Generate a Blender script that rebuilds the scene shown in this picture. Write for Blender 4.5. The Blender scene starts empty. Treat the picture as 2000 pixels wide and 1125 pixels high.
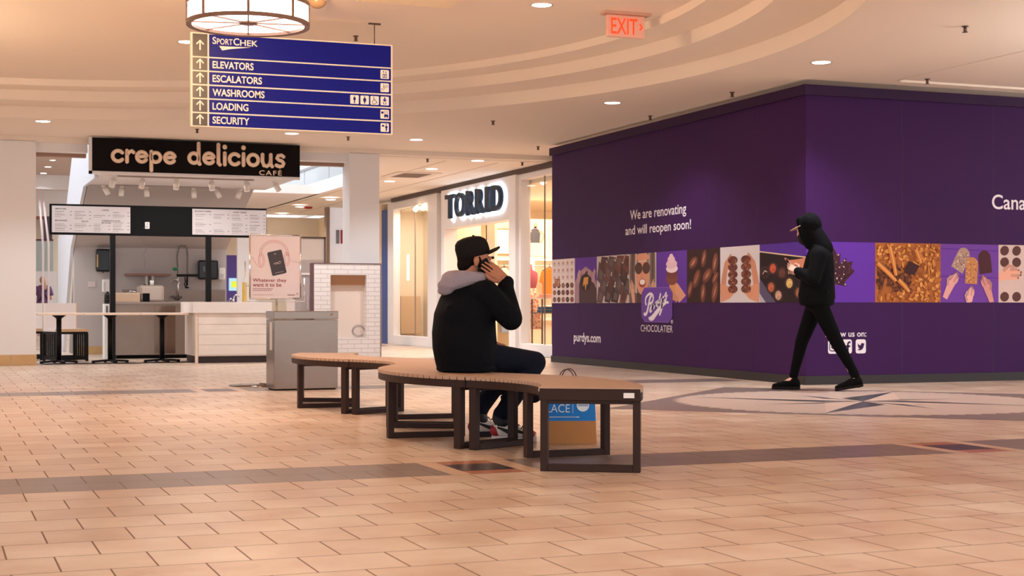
import bpy, math, random
from math import sin, cos, pi, radians, sqrt, atan2
from mathutils import Matrix, Vector

random.seed(7)
SC = bpy.context.scene
COL = SC.collection

# ------------------------------------------------------------------ camera, world, exposure
EYE = 0.85
FPX = 2930.0
cam_data = bpy.data.cameras.new('camera')
cam_data.sensor_width = 36.0
cam_data.lens = FPX / 2000.0 * 36.0
cam_data.shift_y = (596.0 - 562.5) / 2000.0
cam_data.clip_end = 200.0
cam_data.dof.use_dof = True
cam_data.dof.focus_distance = 9.5
cam_data.dof.aperture_fstop = 8.0
cam = bpy.data.objects.new('camera', cam_data)
COL.objects.link(cam)
cam.location = (0, 0, EYE)
YAW = radians(21.2)
cam.rotation_euler = (radians(90), 0, -YAW)
SC.camera = cam

SC.view_settings.view_transform = 'Standard'
SC.view_settings.look = 'None'
SC.view_settings.gamma = 1.0
SC.view_settings.use_curve_mapping = False
SC.view_settings.exposure = 0.29

world = bpy.data.worlds.new('mall_ambient')
SC.world = world
world.use_nodes = True
_bg = world.node_tree.nodes['Background']
_bg.inputs[0].default_value = (0.89, 0.97, 1.03, 1)
_bg.inputs[1].default_value = 1.85


def lamp(name, kind, loc, energy, color, size=0.5, rot=(0, 0, 0), spot=None, size_y=None, blend=0.6):
    d = bpy.data.lights.new(name, kind)
    d.energy = energy
    d.color = color
    if kind == 'AREA':
        d.size = size
        if size_y:
            d.shape = 'RECTANGLE'
            d.size_y = size_y
    elif kind in ('POINT', 'SPOT'):
        d.shadow_soft_size = size
    if kind == 'SPOT':
        d.spot_size = radians(spot)
        d.spot_blend = blend
    o = bpy.data.objects.new(name, d)
    COL.objects.link(o)
    o.location = loc
    o.rotation_euler = rot
    return o


WARM = (0.94, 0.99, 1.03)
NEUT = (0.93, 0.99, 1.03)
# daylight falling through the atrium skylight behind the cafe
lamp('atrium_skylight', 'AREA', (3.0, 32.0, 8.5), 650, (0.86, 0.90, 1.0), 9.0, size_y=12.0)
# the shop's own ceiling lights
lamp('shop_light', 'AREA', (11.6, 26.0, 2.85), 240, (1.0, 0.80, 0.60), 3.2, size_y=6.0)
# added spots standing in for unseen downlights in the rest of the hall
for _x, _y in ((-3, 2), (1, 2), (5, 2), (-3, 6.5), (9, 3), (-4, 11)):
    lamp('unseen_hall_downlight', 'SPOT', (_x, _y, 3.2), 62, WARM, 0.12, spot=130)

# upward spots added outside the view to brighten the ceiling, with no fittings
for _x, _y, _e, _c in ((10.6, 8.8, 300, WARM), (-1.5, 15.2, 230, (1.0, 0.74, 0.50)), (3.0, 4.0, 200, (1.0, 0.9, 0.82)), (13.5, 11.0, 150, WARM)):
    lamp('added_ceiling_fill', 'SPOT', (_x, _y, 2.45), _e, _c, 0.45, rot=(pi, 0, 0), spot=168, blend=0.3)

# ------------------------------------------------------------------ camera geometry helpers (pixel of the photo -> point of the place)
CX, SX = cos(YAW), sin(YAW)


def ray(px):
    t = (px - 1000.0) / FPX
    return CX * t + SX, CX - SX * t          # X and Y gained per metre of depth


def onY(px, Y, py=None):
    a, b = ray(px)
    d = Y / b
    return Vector((a * d, Y, EYE + (596 - (py if py is not None else 596)) / FPX * d))


def onX(px, X, py=None):
    a, b = ray(px)
    d = X / a
    return Vector((X, b * d, EYE + (596 - (py if py is not None else 596)) / FPX * d))


def onZ(px, py, z):
    a, b = ray(px)
    d = FPX * (EYE - z) / (py - 596.0)
    return Vector((a * d, b * d, z))


# ------------------------------------------------------------------ materials
def lin(c):
    r = []
    for v in c:
        v = v / 255.0
        r.append(v / 12.92 if v <= 0.04045 else ((v + 0.055) / 1.055) ** 2.4)
    return (r[0], r[1], r[2], 1.0)


MATS = {}


def mat(name, rgb, rough=0.6, metal=0.0, spec=0.4, emit=0.0, var=0.0, vscale=6.0, bump=0.0, bscale=40.0, emit_rgb=None):
    if name in MATS:
        return MATS[name]
    m = bpy.data.materials.new(name)
    m.use_nodes = True
    nt = m.node_tree
    b = nt.nodes['Principled BSDF']
    b.inputs['Base Color'].default_value = lin(rgb)
    b.inputs['Roughness'].default_value = rough
    b.inputs['Metallic'].default_value = metal
    b.inputs['Specular IOR Level'].default_value = spec
    if emit:
        b.inputs['Emission Color'].default_value = lin(emit_rgb or rgb)
        b.inputs['Emission Strength'].default_value = emit
    if var or bump:
        tc = nt.nodes.new('ShaderNodeTexCoord')
    if var:
        n = nt.nodes.new('ShaderNodeTexNoise')
        n.inputs['Scale'].default_value = vscale
        n.inputs['Detail'].default_value = 5
        nt.links.new(tc.outputs['Object'], n.inputs['Vector'])
        mx = nt.nodes.new('ShaderNodeMix')
        mx.data_type = 'RGBA'
        c = lin(rgb)
        mx.inputs[6].default_value = tuple(max(0, v * (1 - var)) for v in c[:3]) + (1,)
        mx.inputs[7].default_value = tuple(min(1, v * (1 + var)) for v in c[:3]) + (1,)
        nt.links.new(n.outputs['Fac'], mx.inputs[0])
        nt.links.new(mx.outputs[2], b.inputs['Base Color'])
    if bump:
        n2 = nt.nodes.new('ShaderNodeTexNoise')
        n2.inputs['Scale'].default_value = bscale
        n2.inputs['Detail'].default_value = 4
        nt.links.new(tc.outputs['Object'], n2.inputs['Vector'])
        bp = nt.nodes.new('ShaderNodeBump')
        bp.inputs['Strength'].default_value = bump
        bp.inputs['Distance'].default_value = 0.02
        nt.links.new(n2.outputs['Fac'], bp.inputs['Height'])
        nt.links.new(bp.outputs['Normal'], b.inputs['Normal'])
    MATS[name] = m
    return m


def glass(name, tint=(255, 255, 255), refl=0.08):
    if name in MATS:
        return MATS[name]
    m = bpy.data.materials.new(name)
    m.use_nodes = True
    nt = m.node_tree
    nt.nodes.remove(nt.nodes['Principled BSDF'])
    out = nt.nodes['Material Output']
    tr = nt.nodes.new('ShaderNodeBsdfTransparent')
    tr.inputs[0].default_value = lin(tint)
    gl = nt.nodes.new('ShaderNodeBsdfGlossy')
    gl.inputs['Roughness'].default_value = 0.03
    fr = nt.nodes.new('ShaderNodeLayerWeight')
    fr.inputs[0].default_value = 0.5
    pw = nt.nodes.new('ShaderNodeMath')
    pw.operation = 'POWER'
    pw.inputs[1].default_value = 5.0
    nt.links.new(fr.outputs['Facing'], pw.inputs[0])
    ad = nt.nodes.new('ShaderNodeMath')
    ad.operation = 'MULTIPLY_ADD'
    ad.inputs[1].default_value = 0.45
    ad.inputs[2].default_value = 0.02
    nt.links.new(pw.outputs[0], ad.inputs[0])
    mx = nt.nodes.new('ShaderNodeMixShader')
    nt.links.new(ad.outputs[0], mx.inputs[0])
    nt.links.new(tr.outputs[0], mx.inputs[1])
    nt.links.new(gl.outputs[0], mx.inputs[2])
    nt.links.new(mx.outputs[0], out.inputs[0])
    MATS[name] = m
    return m


# ------------------------------------------------------------------ mesh builder
class MB:
    def __init__(s, M=None):
        s.v, s.f, s.mi, s.sm = [], [], [], []
        s.M = M
        s.mat = 0

    def add(s, vs, fs, smooth=False, mat=None):
        b = len(s.v)
        for p in vs:
            p = Vector(p)
            s.v.append(tuple(s.M @ p) if s.M is not None else tuple(p))
        for f in fs:
            s.f.append([b + i for i in f])
            s.mi.append(s.mat if mat is None else mat)
            s.sm.append(smooth)
        return s

    def box(s, x0, y0, z0, x1, y1, z1, mat=None):
        vs = [(x0, y0, z0), (x1, y0, z0), (x1, y1, z0), (x0, y1, z0), (x0, y0, z1), (x1, y0, z1), (x1, y1, z1), (x0, y1, z1)]
        return s.add(vs, [(0, 3, 2, 1), (4, 5, 6, 7), (0, 1, 5, 4), (1, 2, 6, 5), (2, 3, 7, 6), (3, 0, 4, 7)], mat=mat)

    def bar(s, p0, p1, w, h, up=(0, 0, 1), mat=None):
        """a rectangular bar from p0 to p1; w across, h along up"""
        p0, p1, up = Vector(p0), Vector(p1), Vector(up)
        d = (p1 - p0).normalized()
        a = d.cross(up)
        if a.length < 1e-4:
            a = d.cross(Vector((1, 0, 0)))
        a.normalize()
        u = a.cross(d).normalized()
        vs = []
        for p in (p0, p1):
            for sa, su in ((-1, -1), (1, -1), (1, 1), (-1, 1)):
                vs.append(p + a * (sa * w / 2) + u * (su * h / 2))
        return s.add(vs, [(0, 1, 2, 3), (7, 6, 5, 4), (0, 4, 5, 1), (1, 5, 6, 2), (2, 6, 7, 3), (3, 7, 4, 0)], mat=mat)

    def loft(s, rings, cap=True, closed=True, smooth=True, mat=None):
        n = len(rings[0])
        vs = [p for r in rings for p in r]
        fs = []
        for i in range(len(rings) - 1):
            for j in range(n if closed else n - 1):
                k = (j + 1) % n
                fs.append((i * n + j, i * n + k, (i + 1) * n + k, (i + 1) * n + j))
        if cap:
            fs.append(tuple(reversed(range(n))))
            fs.append(tuple((len(rings) - 1) * n + j for j in range(n)))
        return s.add(vs, fs, smooth, mat)

    def cyl(s, p0, p1, r0, r1=None, n=16, smooth=True, mat=None):
        r1 = r0 if r1 is None else r1
        p0, p1 = Vector(p0), Vector(p1)
        d = (p1 - p0).normalized()
        a = d.orthogonal().normalized()
        b = d.cross(a)
        rs = [[p + a * (r * cos(2 * pi * j / n)) + b * (r * sin(2 * pi * j / n)) for j in range(n)] for p, r in ((p0, r0), (p1, r1))]
        return s.loft(rs, True, True, smooth, mat)

    def tube(s, pts, r, n=8, mat=None, flat=1.0, nrm=None):
        pts = [Vector(p) for p in pts]
        rad = r if isinstance(r, (list, tuple)) else [r] * len(pts)
        rings = []
        for i, p in enumerate(pts):
            d = (pts[min(i + 1, len(pts) - 1)] - pts[max(i - 1, 0)])
            d.normalize()
            if nrm is not None:
                b = Vector(nrm)
                a = d.cross(b).normalized()
            elif i == 0:
                a = d.orthogonal().normalized()
                b = d.cross(a)
            else:
                a = (a - d * a.dot(d))
                a = a.normalized() if a.length > 1e-6 else d.orthogonal().normalized()
                b = d.cross(a)
            rings.append([p + a * (rad[i] * cos(2 * pi * j / n)) + b * (flat * rad[i] * sin(2 * pi * j / n)) for j in range(n)])
        return s.loft(rings, True, True, True, mat)

    def sph(s, c, r, n=16, m=10, mat=None):
        if not isinstance(r, (list, tuple)):
            r = (r, r, r)
        vs = [(c[0], c[1], c[2] - r[2])]
        for i in range(1, m):
            t = pi * i / m
            for j in range(n):
                q = 2 * pi * j / n
                vs.append((c[0] + r[0] * sin(t) * cos(q), c[1] + r[1] * sin(t) * sin(q), c[2] - r[2] * cos(t)))
        vs.append((c[0], c[1], c[2] + r[2]))
        fs = []
        for j in range(n):
            fs.append((0, 1 + (j + 1) % n, 1 + j))
            fs.append((len(vs) - 1, len(vs) - 1 - n + j, len(vs) - 1 - n + (j + 1) % n))
        for i in range(m - 2):
            for j in range(n):
                k = (j + 1) % n
                fs.append((1 + i * n + j, 1 + i * n + k, 1 + (i + 1) * n + k, 1 + (i + 1) * n + j))
        return s.add(vs, fs, True, mat)

    def cone2(s, p0, r0, p1, r1, n=14):
        """round-ended tapered limb"""
        s.sph(p0, r0, n, 8)
        s.sph(p1, r1, n, 8)
        return s.cyl(p0, p1, r0, r1, n)

    def lathe(s, prof, c, n=32, mat=None, smooth=True, cap=True):
        rings = [[(c[0] + r * cos(2 * pi * j / n), c[1] + r * sin(2 * pi * j / n), c[2] + z) for j in range(n)] for r, z in prof]
        return s.loft(rings, cap, True, smooth, mat)

    def prism(s, poly, z0, z1, mat=None, smooth=False):
        n = len(poly)
        vs = [(x, y, z0) for x, y in poly] + [(x, y, z1) for x, y in poly]
        fs = [tuple(reversed(range(n))), tuple(range(n, 2 * n))] + [(j, (j + 1) % n, n + (j + 1) % n, n + j) for j in range(n)]
        return s.add(vs, fs, smooth, mat)

    def poly(s, pts, z=0.0, mat=None):
        return s.add([(x, y, z) for x, y in pts], [tuple(range(len(pts)))], mat=mat)

    def rect(s, x0, y0, x1, y1, z=0.0, mat=None):
        return s.poly([(x0, y0), (x1, y0), (x1, y1), (x0, y1)], z, mat)

    def ell(s, cx, cy, rx, ry, z=0.0, rot=0.0, n=20, mat=None):
        return s.poly([(cx + rx * cos(q) * cos(rot) - ry * sin(q) * sin(rot), cy + rx * cos(q) * sin(rot) + ry * sin(q) * cos(rot)) for q in [2 * pi * j / n for j in range(n)]], z, mat)

    def stroke(s, pts, w, z=0.0, mat=None, closed=False):
        """flat ribbon of width w (number or list) along 2-D points"""
        n = len(pts)
        ws = list(w) if isinstance(w, (list, tuple)) else [w] * n
        if len(ws) != n:
            k = len(ws) - 1
            ws = [ws[min(int(i * k / (n - 1)), k - 1)] * (1 - (i * k / (n - 1) - min(int(i * k / (n - 1)), k - 1))) + ws[min(int(i * k / (n - 1)), k - 1) + 1] * (i * k / (n - 1) - min(int(i * k / (n - 1)), k - 1)) for i in range(n)]
        L, R = [], []
        for i in range(n):
            a = pts[(i - 1) % n] if closed else pts[max(i - 1, 0)]
            b = pts[(i + 1) % n] if closed else pts[min(i + 1, n - 1)]
            dx, dy = b[0] - a[0], b[1] - a[1]
            l = math.hypot(dx, dy) or 1
            nx, ny = -dy / l * ws[i] / 2, dx / l * ws[i] / 2
            L.append((pts[i][0] + nx, pts[i][1] + ny, z))
            R.append((pts[i][0] - nx, pts[i][1] - ny, z))
        fs = [(i, n + i, n + (i + 1) % n, (i + 1) % n) for i in range(n if closed else n - 1)]
        return s.add(L + R, fs, mat=mat)

    def build(s, name, mats, parent=None, bevel=0.0, seg=2):
        me = bpy.data.meshes.new(name)
        me.from_pydata(s.v, [], s.f)
        if not isinstance(mats, (list, tuple)):
            mats = [mats]
        for m in mats:
            me.materials.append(m)
        me.polygons.foreach_set('material_index', [min(i, len(mats) - 1) for i in s.mi])
        me.polygons.foreach_set('use_smooth', s.sm)
        me.update()
        return link(name, me, parent, bevel, seg)


def link(name, me, parent=None, bevel=0.0, seg=2):
    o = bpy.data.objects.new(name, me)
    COL.objects.link(o)
    if bevel:
        b = o.modifiers.new('bevel', 'BEVEL')
        b.width = bevel
        b.segments = seg
        b.limit_method = 'ANGLE'
        b.angle_limit = radians(40)
    if parent is not None:
        attach(o, parent)
    return o


def world_of(o):
    m = Matrix.Translation(o.location) @ o.rotation_euler.to_matrix().to_4x4() if o.type == 'EMPTY' else Matrix.Identity(4)
    return m


def attach(o, parent):
    o.parent = parent
    o.matrix_parent_inverse = world_of(parent).inverted()


def tag(o, label=None, cat=None, group=None, kind=None):
    if label:
        o['label'] = label
    if cat:
        o['category'] = cat
    if group:
        o['group'] = group
    if kind:
        o['kind'] = kind
    return o


def thing(name, label, cat, loc=(0, 0, 0), group=None):
    o = bpy.data.objects.new(name, None)
    o.empty_display_size = 0.1
    COL.objects.link(o)
    o.location = loc
    return tag(o, label, cat, group)


def struct(o):
    o['kind'] = 'structure'
    return o


def kids(o):
    return [c for c in bpy.data.objects if c.parent == o]


def dup(root, loc, label=None, rotz=None):
    """copy a thing with its parts and sub-parts"""
    r = root.copy()
    COL.objects.link(r)
    r.location = loc
    if rotz is not None:
        r.rotation_euler = (0, 0, rotz)
    if label:
        r['label'] = label
    for ch in kids(root):
        c = ch.copy()
        COL.objects.link(c)
        c.parent = r
        for g in kids(ch):
            d = g.copy()
            COL.objects.link(d)
            d.parent = c
    return r


def frame(O, R, U=(0, 0, 1)):
    """matrix whose x runs along R, y along U, z out of the face"""
    R, U = Vector(R).normalized(), Vector(U).normalized()
    N = R.cross(U)
    m = Matrix((R, U, N)).transposed().to_4x4()
    m.translation = Vector(O)
    return m


def text_mesh(body, extrude=0.0, offset=0.0, spacing=1.0, shear=0.0, bevel=0.0):
    c = bpy.data.curves.new('lettering', 'FONT')
    c.body = body
    c.extrude = extrude
    c.offset = offset
    c.space_character = spacing
    c.shear = shear
    c.bevel_depth = bevel
    c.align_x = 'LEFT'
    c.resolution_u = 4
    o = bpy.data.objects.new('lettering', c)
    COL.objects.link(o)
    dg = bpy.context.evaluated_depsgraph_get()
    dg.update()
    me = bpy.data.meshes.new_from_object(o.evaluated_get(dg))
    bpy.data.objects.remove(o)
    bpy.data.curves.remove(c)
    return me


def by_words(me, nwords):
    """split lettering into one mesh per word at the widest gaps"""
    par = list(range(len(me.vertices)))

    def find(i):
        while par[i] != i:
            par[i] = par[par[i]]
            i = par[i]
        return i
    for e in me.edges:
        par[find(e.vertices[0])] = find(e.vertices[1])
    span = {}
    for v in me.vertices:
        r = find(v.index)
        a, b = span.get(r, (1e9, -1e9))
        span[r] = (min(a, v.co.x), max(b, v.co.x))
    iv = sorted(span.values())
    gaps, end = [], iv[0][1]
    for a, b in iv[1:]:
        if a > end:
            gaps.append((a - end, (a + end) / 2))
        end = max(end, b)
    cuts = sorted(g[1] for g in sorted(gaps, reverse=True)[:nwords - 1])
    out = []
    for k in range(nwords):
        lo = cuts[k - 1] if k else -1e9
        hi = cuts[k] if k < nwords - 1 else 1e9
        ps = [p for p in me.polygons if lo < me.vertices[p.vertices[0]].co.x < hi]
        ix = {}
        for p in ps:
            for v in p.vertices:
                ix.setdefault(v, len(ix))
        m2 = bpy.data.meshes.new('lettering')
        m2.from_pydata([tuple(me.vertices[v].co) for v in ix], [], [[ix[v] for v in p.vertices] for p in ps])
        out.append(m2)
    return out


def text(name, body, M, box, m, parent, extrude=0.0, offset=0.0, spacing=1.0, shear=0.0, zoff=0.002, only_h=False, split=False):
    """lettering fitted into box = (x0, y0, x1, y1) of frame M"""
    me = text_mesh(body, extrude, offset, spacing, shear)
    xs = [v.co.x for v in me.vertices]
    ys = [v.co.y for v in me.vertices]
    x0, x1, y0, y1 = min(xs), max(xs), min(ys), max(ys)
    sy = (box[3] - box[1]) / (y1 - y0)
    sx = sy if only_h else (box[2] - box[0]) / (x1 - x0)
    ms = by_words(me, len(body.split())) if split else [me]
    out = None
    for me in ms:
        for v in me.vertices:
            v.co = M @ Vector((box[0] + (v.co.x - x0) * sx, box[1] + (v.co.y - y0) * sy, zoff + v.co.z + extrude))
        me.materials.clear()
        me.materials.append(m)
        out = link(name, me, parent)
    return out


def remesh(mb, voxel, smooth=4, factor=0.5):
    """weld overlapping closed pieces into one continuous skin"""
    me = bpy.data.meshes.new('body')
    me.from_pydata(mb.v, [], mb.f)
    o = bpy.data.objects.new('body', me)
    COL.objects.link(o)
    r = o.modifiers.new('r', 'REMESH')
    r.mode = 'VOXEL'
    r.voxel_size = voxel
    if smooth:
        k = o.modifiers.new('s', 'SMOOTH')
        k.factor = factor
        k.iterations = smooth
    dg = bpy.context.evaluated_depsgraph_get()
    dg.update()
    out = bpy.data.meshes.new_from_object(o.evaluated_get(dg))
    bpy.data.objects.remove(o)
    bpy.data.meshes.remove(me)
    out.polygons.foreach_set('use_smooth', [True] * len(out.polygons))
    out.materials.clear()
    return out


def skin_obj(name, mb, voxel, m, parent, smooth=4, M=None, factor=0.5):
    me = remesh(mb, voxel, smooth, factor)
    if M is not None:
        me.transform(M)
    me.materials.append(m)
    return link(name, me, parent)


def arc(cx, cy, r, a0, a1, n=16, ry=None):
    ry = r if ry is None else ry
    return [(cx + r * cos(radians(a0 + (a1 - a0) * i / n)), cy + ry * sin(radians(a0 + (a1 - a0) * i / n))) for i in range(n + 1)]

# ------------------------------------------------------------------ common materials
CEIL = mat('ceiling_paint', (242, 226, 211), 0.85, spec=0.1)
WALLW = mat('white_wall_paint', (236, 232, 232), 0.7, spec=0.2)
COOLW = mat('cool_white_paint', (236, 234, 236), 0.7, spec=0.2)
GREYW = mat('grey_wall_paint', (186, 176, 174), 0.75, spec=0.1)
BROWNT = mat('brown_header', (160, 122, 104), 0.6)
TANTILE = mat('tan_base_tile', (205, 165, 115), 0.45, var=0.12, vscale=3)
BLACK = mat('black_paint', (16, 13, 14), 0.6, spec=0.12)
BLACKM = mat('black_metal', (18, 15, 17), 0.45, spec=0.2)
CHROME = mat('chrome', (225, 222, 220), 0.12, 1.0)
STEEL = mat('brushed_steel', (132, 114, 104), 0.2, 1.0, bump=0.16, bscale=1.7)
STEELD = mat('dull_steel', (150, 136, 128), 0.38, 0.9, var=0.1, vscale=4)
WHITE = mat('white_plastic', (238, 232, 228), 0.4)
LENS = mat('lamp_lens', (255, 246, 238), 0.5, emit=9.0)
DARKWOOD = mat('bench_frame_brown', (56, 38, 34), 0.5, spec=0.15)

# ------------------------------------------------------------------ floor
S = 0.305


def floor_material():
    m = bpy.data.materials.new('floor_tiles')
    m.use_nodes = True
    nt = m.node_tree
    N, L = nt.nodes, nt.links
    b = N['Principled BSDF']
    geo = N.new('ShaderNodeNewGeometry')
    sep = N.new('ShaderNodeSeparateXYZ')
    L.new(geo.outputs['Position'], sep.inputs[0])

    def mth(op, a, c=None, clamp=False):
        n = N.new('ShaderNodeMath')
        n.operation = op
        n.use_clamp = clamp
        for i, v in ((0, a), (1, c)):
            if v is None:
                continue
            if isinstance(v, (int, float)):
                n.inputs[i].default_value = v
            else:
                L.new(v, n.inputs[i])
        return n.outputs[0]

    def mix(f, a, c):
        n = N.new('ShaderNodeMix')
        n.data_type = 'RGBA'
        for i, v in ((0, f), (6, a), (7, c)):
            if isinstance(v, tuple):
                n.inputs[i].default_value = v
            elif isinstance(v, (int, float)):
                n.inputs[i].default_value = v
            else:
                L.new(v, n.inputs[i])
        return n.outputs[2]

    mp = N.new('ShaderNodeMapping')
    L.new(geo.outputs['Position'], mp.inputs[0])
    mp.inputs['Location'].default_value = (S * 20 - 0.39, S * 40 - 7.11, 0)
    br = N.new('ShaderNodeTexBrick')
    L.new(mp.outputs[0], br.inputs['Vector'])
    br.offset = 0.5
    br.inputs['Scale'].default_value = 1.0
    br.inputs['Brick Width'].default_value = S
    br.inputs['Row Height'].default_value = S
    br.inputs['Mortar Size'].default_value = 0.0034
    br.inputs['Mortar Smooth'].default_value = 0.15
    br.inputs['Bias'].default_value = 0.0
    br.inputs['Color1'].default_value = lin((228, 209, 190))
    br.inputs['Color2'].default_value = lin((214, 190, 168))
    br.inputs['Mortar'].default_value = lin((122, 84, 64))
    # stains and cloudy wear
    n1 = N.new('ShaderNodeTexNoise')
    n1.inputs['Scale'].default_value = 2.2
    n1.inputs['Detail'].default_value = 8
    n1.inputs['Roughness'].default_value = 0.65
    L.new(geo.outputs['Position'], n1.inputs['Vector'])
    r1 = N.new('ShaderNodeValToRGB')
    r1.color_ramp.elements[0].position = 0.36
    r1.color_ramp.elements[0].color = lin((230, 208, 196))
    r1.color_ramp.elements[1].position = 0.62
    r1.color_ramp.elements[1].color = (1, 1, 1, 1)
    L.new(n1.outputs['Fac'], r1.inputs[0])
    mul = N.new('ShaderNodeMix')
    mul.data_type = 'RGBA'
    mul.blend_type = 'MULTIPLY'
    mul.inputs[0].default_value = 0.8
    L.new(br.outputs['Color'], mul.inputs[6])
    L.new(r1.outputs[0], mul.inputs[7])
    base = mul.outputs[2]
    n3 = N.new('ShaderNodeTexNoise')
    n3.inputs['Scale'].default_value = 1.15
    n3.inputs['Detail'].default_value = 9
    n3.inputs['Roughness'].default_value = 0.7
    L.new(geo.outputs['Position'], n3.inputs['Vector'])
    spots = N.new('ShaderNodeMapRange')
    spots.inputs[1].default_value = 0.60
    spots.inputs[2].default_value = 0.72
    spots.inputs[3].default_value = 0.0
    spots.inputs[4].default_value = 0.55
    L.new(n3.outputs['Fac'], spots.inputs[0])
    base = mix(spots.outputs[0], base, lin((172, 128, 100)))
    # grey bands every 25 rows
    yy = mth('SUBTRACT', sep.outputs[1], 7.11)
    yr = mth('MODULO', mth('ADD', yy, S * 50), S * 25)
    band = mth('LESS_THAN', yr, S * 2 - 0.004)
    xx = mth('MODULO', mth('ADD', mth('SUBTRACT', sep.outputs[0], 0.39), S * 60), S)
    joint = mth('LESS_THAN', xx, 0.005)
    grey = mix(n1.outputs['Fac'], lin((122, 106, 102)), lin((146, 128, 122)))
    grey = mix(joint, grey, lin((112, 88, 78)))
    base = mix(band, base, grey)
    # dark accents inside the bands, every ten tiles
    ax = mth('MODULO', mth('ADD', mth('SUBTRACT', sep.outputs[0], 2.44), S * 70), S * 10)
    inacc = mth('LESS_THAN', ax, 0.50)
    base = mix(mth('MULTIPLY', band, inacc), base, lin((214, 178, 152)))
    inred = mth('MULTIPLY', mth('GREATER_THAN', ax, 0.10), mth('LESS_THAN', ax, 0.40))
    base = mix(mth('MULTIPLY', band, inred), base, lin((176, 112, 84)))
    indark = mth('MULTIPLY', inred, mth('MULTIPLY', mth('GREATER_THAN', yr, 0.14), mth('LESS_THAN', yr, 0.46)))
    base = mix(mth('MULTIPLY', band, indark), base, lin((70, 60, 66)))
    L.new(base, b.inputs['Base Color'])
    rr = N.new('ShaderNodeMapRange')
    L.new(n1.outputs['Fac'], rr.inputs[0])
    rr.inputs[3].default_value = 0.22
    rr.inputs[4].default_value = 0.40
    L.new(mth('ADD', rr.outputs[0], mth('MULTIPLY', br.outputs['Fac'], 0.35)), b.inputs['Roughness'])
    b.inputs['Specular IOR Level'].default_value = 0.45
    bp = N.new('ShaderNodeBump')
    bp.inputs['Strength'].default_value = 0.35
    bp.inputs['Distance'].default_value = 0.004
    bp.invert = True
    L.new(mth('MULTIPLY', br.outputs['Fac'], mth('SUBTRACT', 1.0, band)), bp.inputs['Height'])
    L.new(bp.outputs['Normal'], b.inputs['Normal'])
    return m


fl = MB()
fl.add([(-14, -6, 0), (22, -6, 0), (22, 60, 0), (-14, 60, 0)], [(0, 1, 2, 3)])
# inlaid compass medallion
MC = (7.66, 11.2)
GREYI = mat('grey_granite', (128, 110, 105), 0.35, var=0.15, vscale=30)
PINKI = mat('pink_granite', (200, 176, 163), 0.35, var=0.2, vscale=40)
DARKI = mat('green_black_granite', (78, 80, 80), 0.3, var=0.2, vscale=40)
hd = 2.48
fl.M = Matrix.Translation((MC[0], MC[1], 0))
fl.poly([(-hd, 0), (0, -hd), (hd, 0), (0, hd)], 0.0010, mat=1)
pts = []
for k in range(144):
    q = 2 * pi * k / 144
    pts.append(((1.68 if k % 2 else 1.60) * cos(q), (1.68 if k % 2 else 1.60) * sin(q)))
fl.poly(pts, 0.0018, mat=2)
for k in range(8):
    q = radians(45 + 45 * k)
    R_, w_ = (1.55, 0.34) if k % 2 == 0 else (1.0, 0.20)
    if k % 4 == 2:
        R_, w_ = 1.55, 0.30
    tip = (R_ * cos(q), R_ * sin(q))
    for sgn in (-1, 1):
        q2 = q + sgn * radians(36)
        side = (w_ * 1.3 * cos(q2), w_ * 1.3 * sin(q2))
        fl.poly([(0, 0), tip, side] if sgn < 0 else [(0, 0), side, tip], 0.0024 if k % 2 else 0.003, mat=3 if sgn > 0 else 4)
LIGHTI = mat('pale_granite', (216, 188, 172), 0.35, var=0.15, vscale=40)
struct(fl.build('floor', [floor_material(), GREYI, PINKI, DARKI, LIGHTI]))

# ------------------------------------------------------------------ ceilings
HC = 3.25
RC = (0.3, 13.0)
XL, XR, YN, YF = -10.0, 17.0, -3.0, 22.32
ce = MB()
n = 128
RINGS = [(7.22, HC), (7.22, HC + 0.15), (6.62, HC + 0.15), (6.62, HC + 0.28), (6.20, HC + 0.28), (6.20, HC + 0.36)]


def rim(r, z):
    return [(RC[0] + r * cos(2 * pi * j / n), RC[1] + r * sin(2 * pi * j / n), z) for j in range(n)]


ce.loft([rim(r, z) for r, z in RINGS], cap=False, smooth=False)
ce.add(rim(6.20, HC + 0.36), [tuple(reversed(range(n)))])
# flat ceiling with the round opening cut out
outer = []
for j in range(n):
    q = 2 * pi * j / n
    dx, dy = cos(q), sin(q)
    ts = []
    if dx > 1e-9: ts.append((XR - RC[0]) / dx)
    if dx < -1e-9: ts.append((XL - RC[0]) / dx)
    if dy > 1e-9: ts.append((YF - RC[1]) / dy)
    if dy < -1e-9: ts.append((YN - RC[1]) / dy)
    t = min(ts)
    outer.append((RC[0] + dx * t, RC[1] + dy * t, HC))
inner = rim(7.22, HC)
ce.add(inner + outer, [(j, n + j, n + (j + 1) % n, (j + 1) % n) for j in range(n)])
for cx_, cy_ in ((XR, YF), (XL, YF), (XL, YN), (XR, YN)):
    # corner triangles left open by the radial fan
    qs = sorted(range(n), key=lambda j: (outer[j][0] - cx_) ** 2 + (outer[j][1] - cy_) ** 2)[:2]
    ce.add([outer[qs[0]], outer[qs[1]], (cx_, cy_, HC)], [(0, 1, 2)])
struct(ce.build('ceiling', CEIL))
# slightly dropped plain panel edge over the right-hand hall
tr = MB()
tr.box(9.64, 13.40, HC - 0.022, 16.9, 13.44, HC)
tr.box(9.62, 2.0, HC - 0.006, 9.64, 13.44, HC)
struct(tr.build('trim_ceiling', CEIL))

# fascia beam that closes the hall towards the cafe and the corridor
b_ = MB()
b_.box(-10.0, 22.28, HC - 0.075, 16.5, 22.5, HC)
struct(b_.build('trim_beam', CEIL))
wb = MB()
wb.box(-10.0, 22.5, 0, -2.6, 22.7, HC)
struct(wb.build('wall_back_left', WALLW))
wb = MB()
wb.box(-10.2, 13.0, 0, -10.0, 22.7, HC)
struct(wb.build('wall_left', WALLW))
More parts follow.
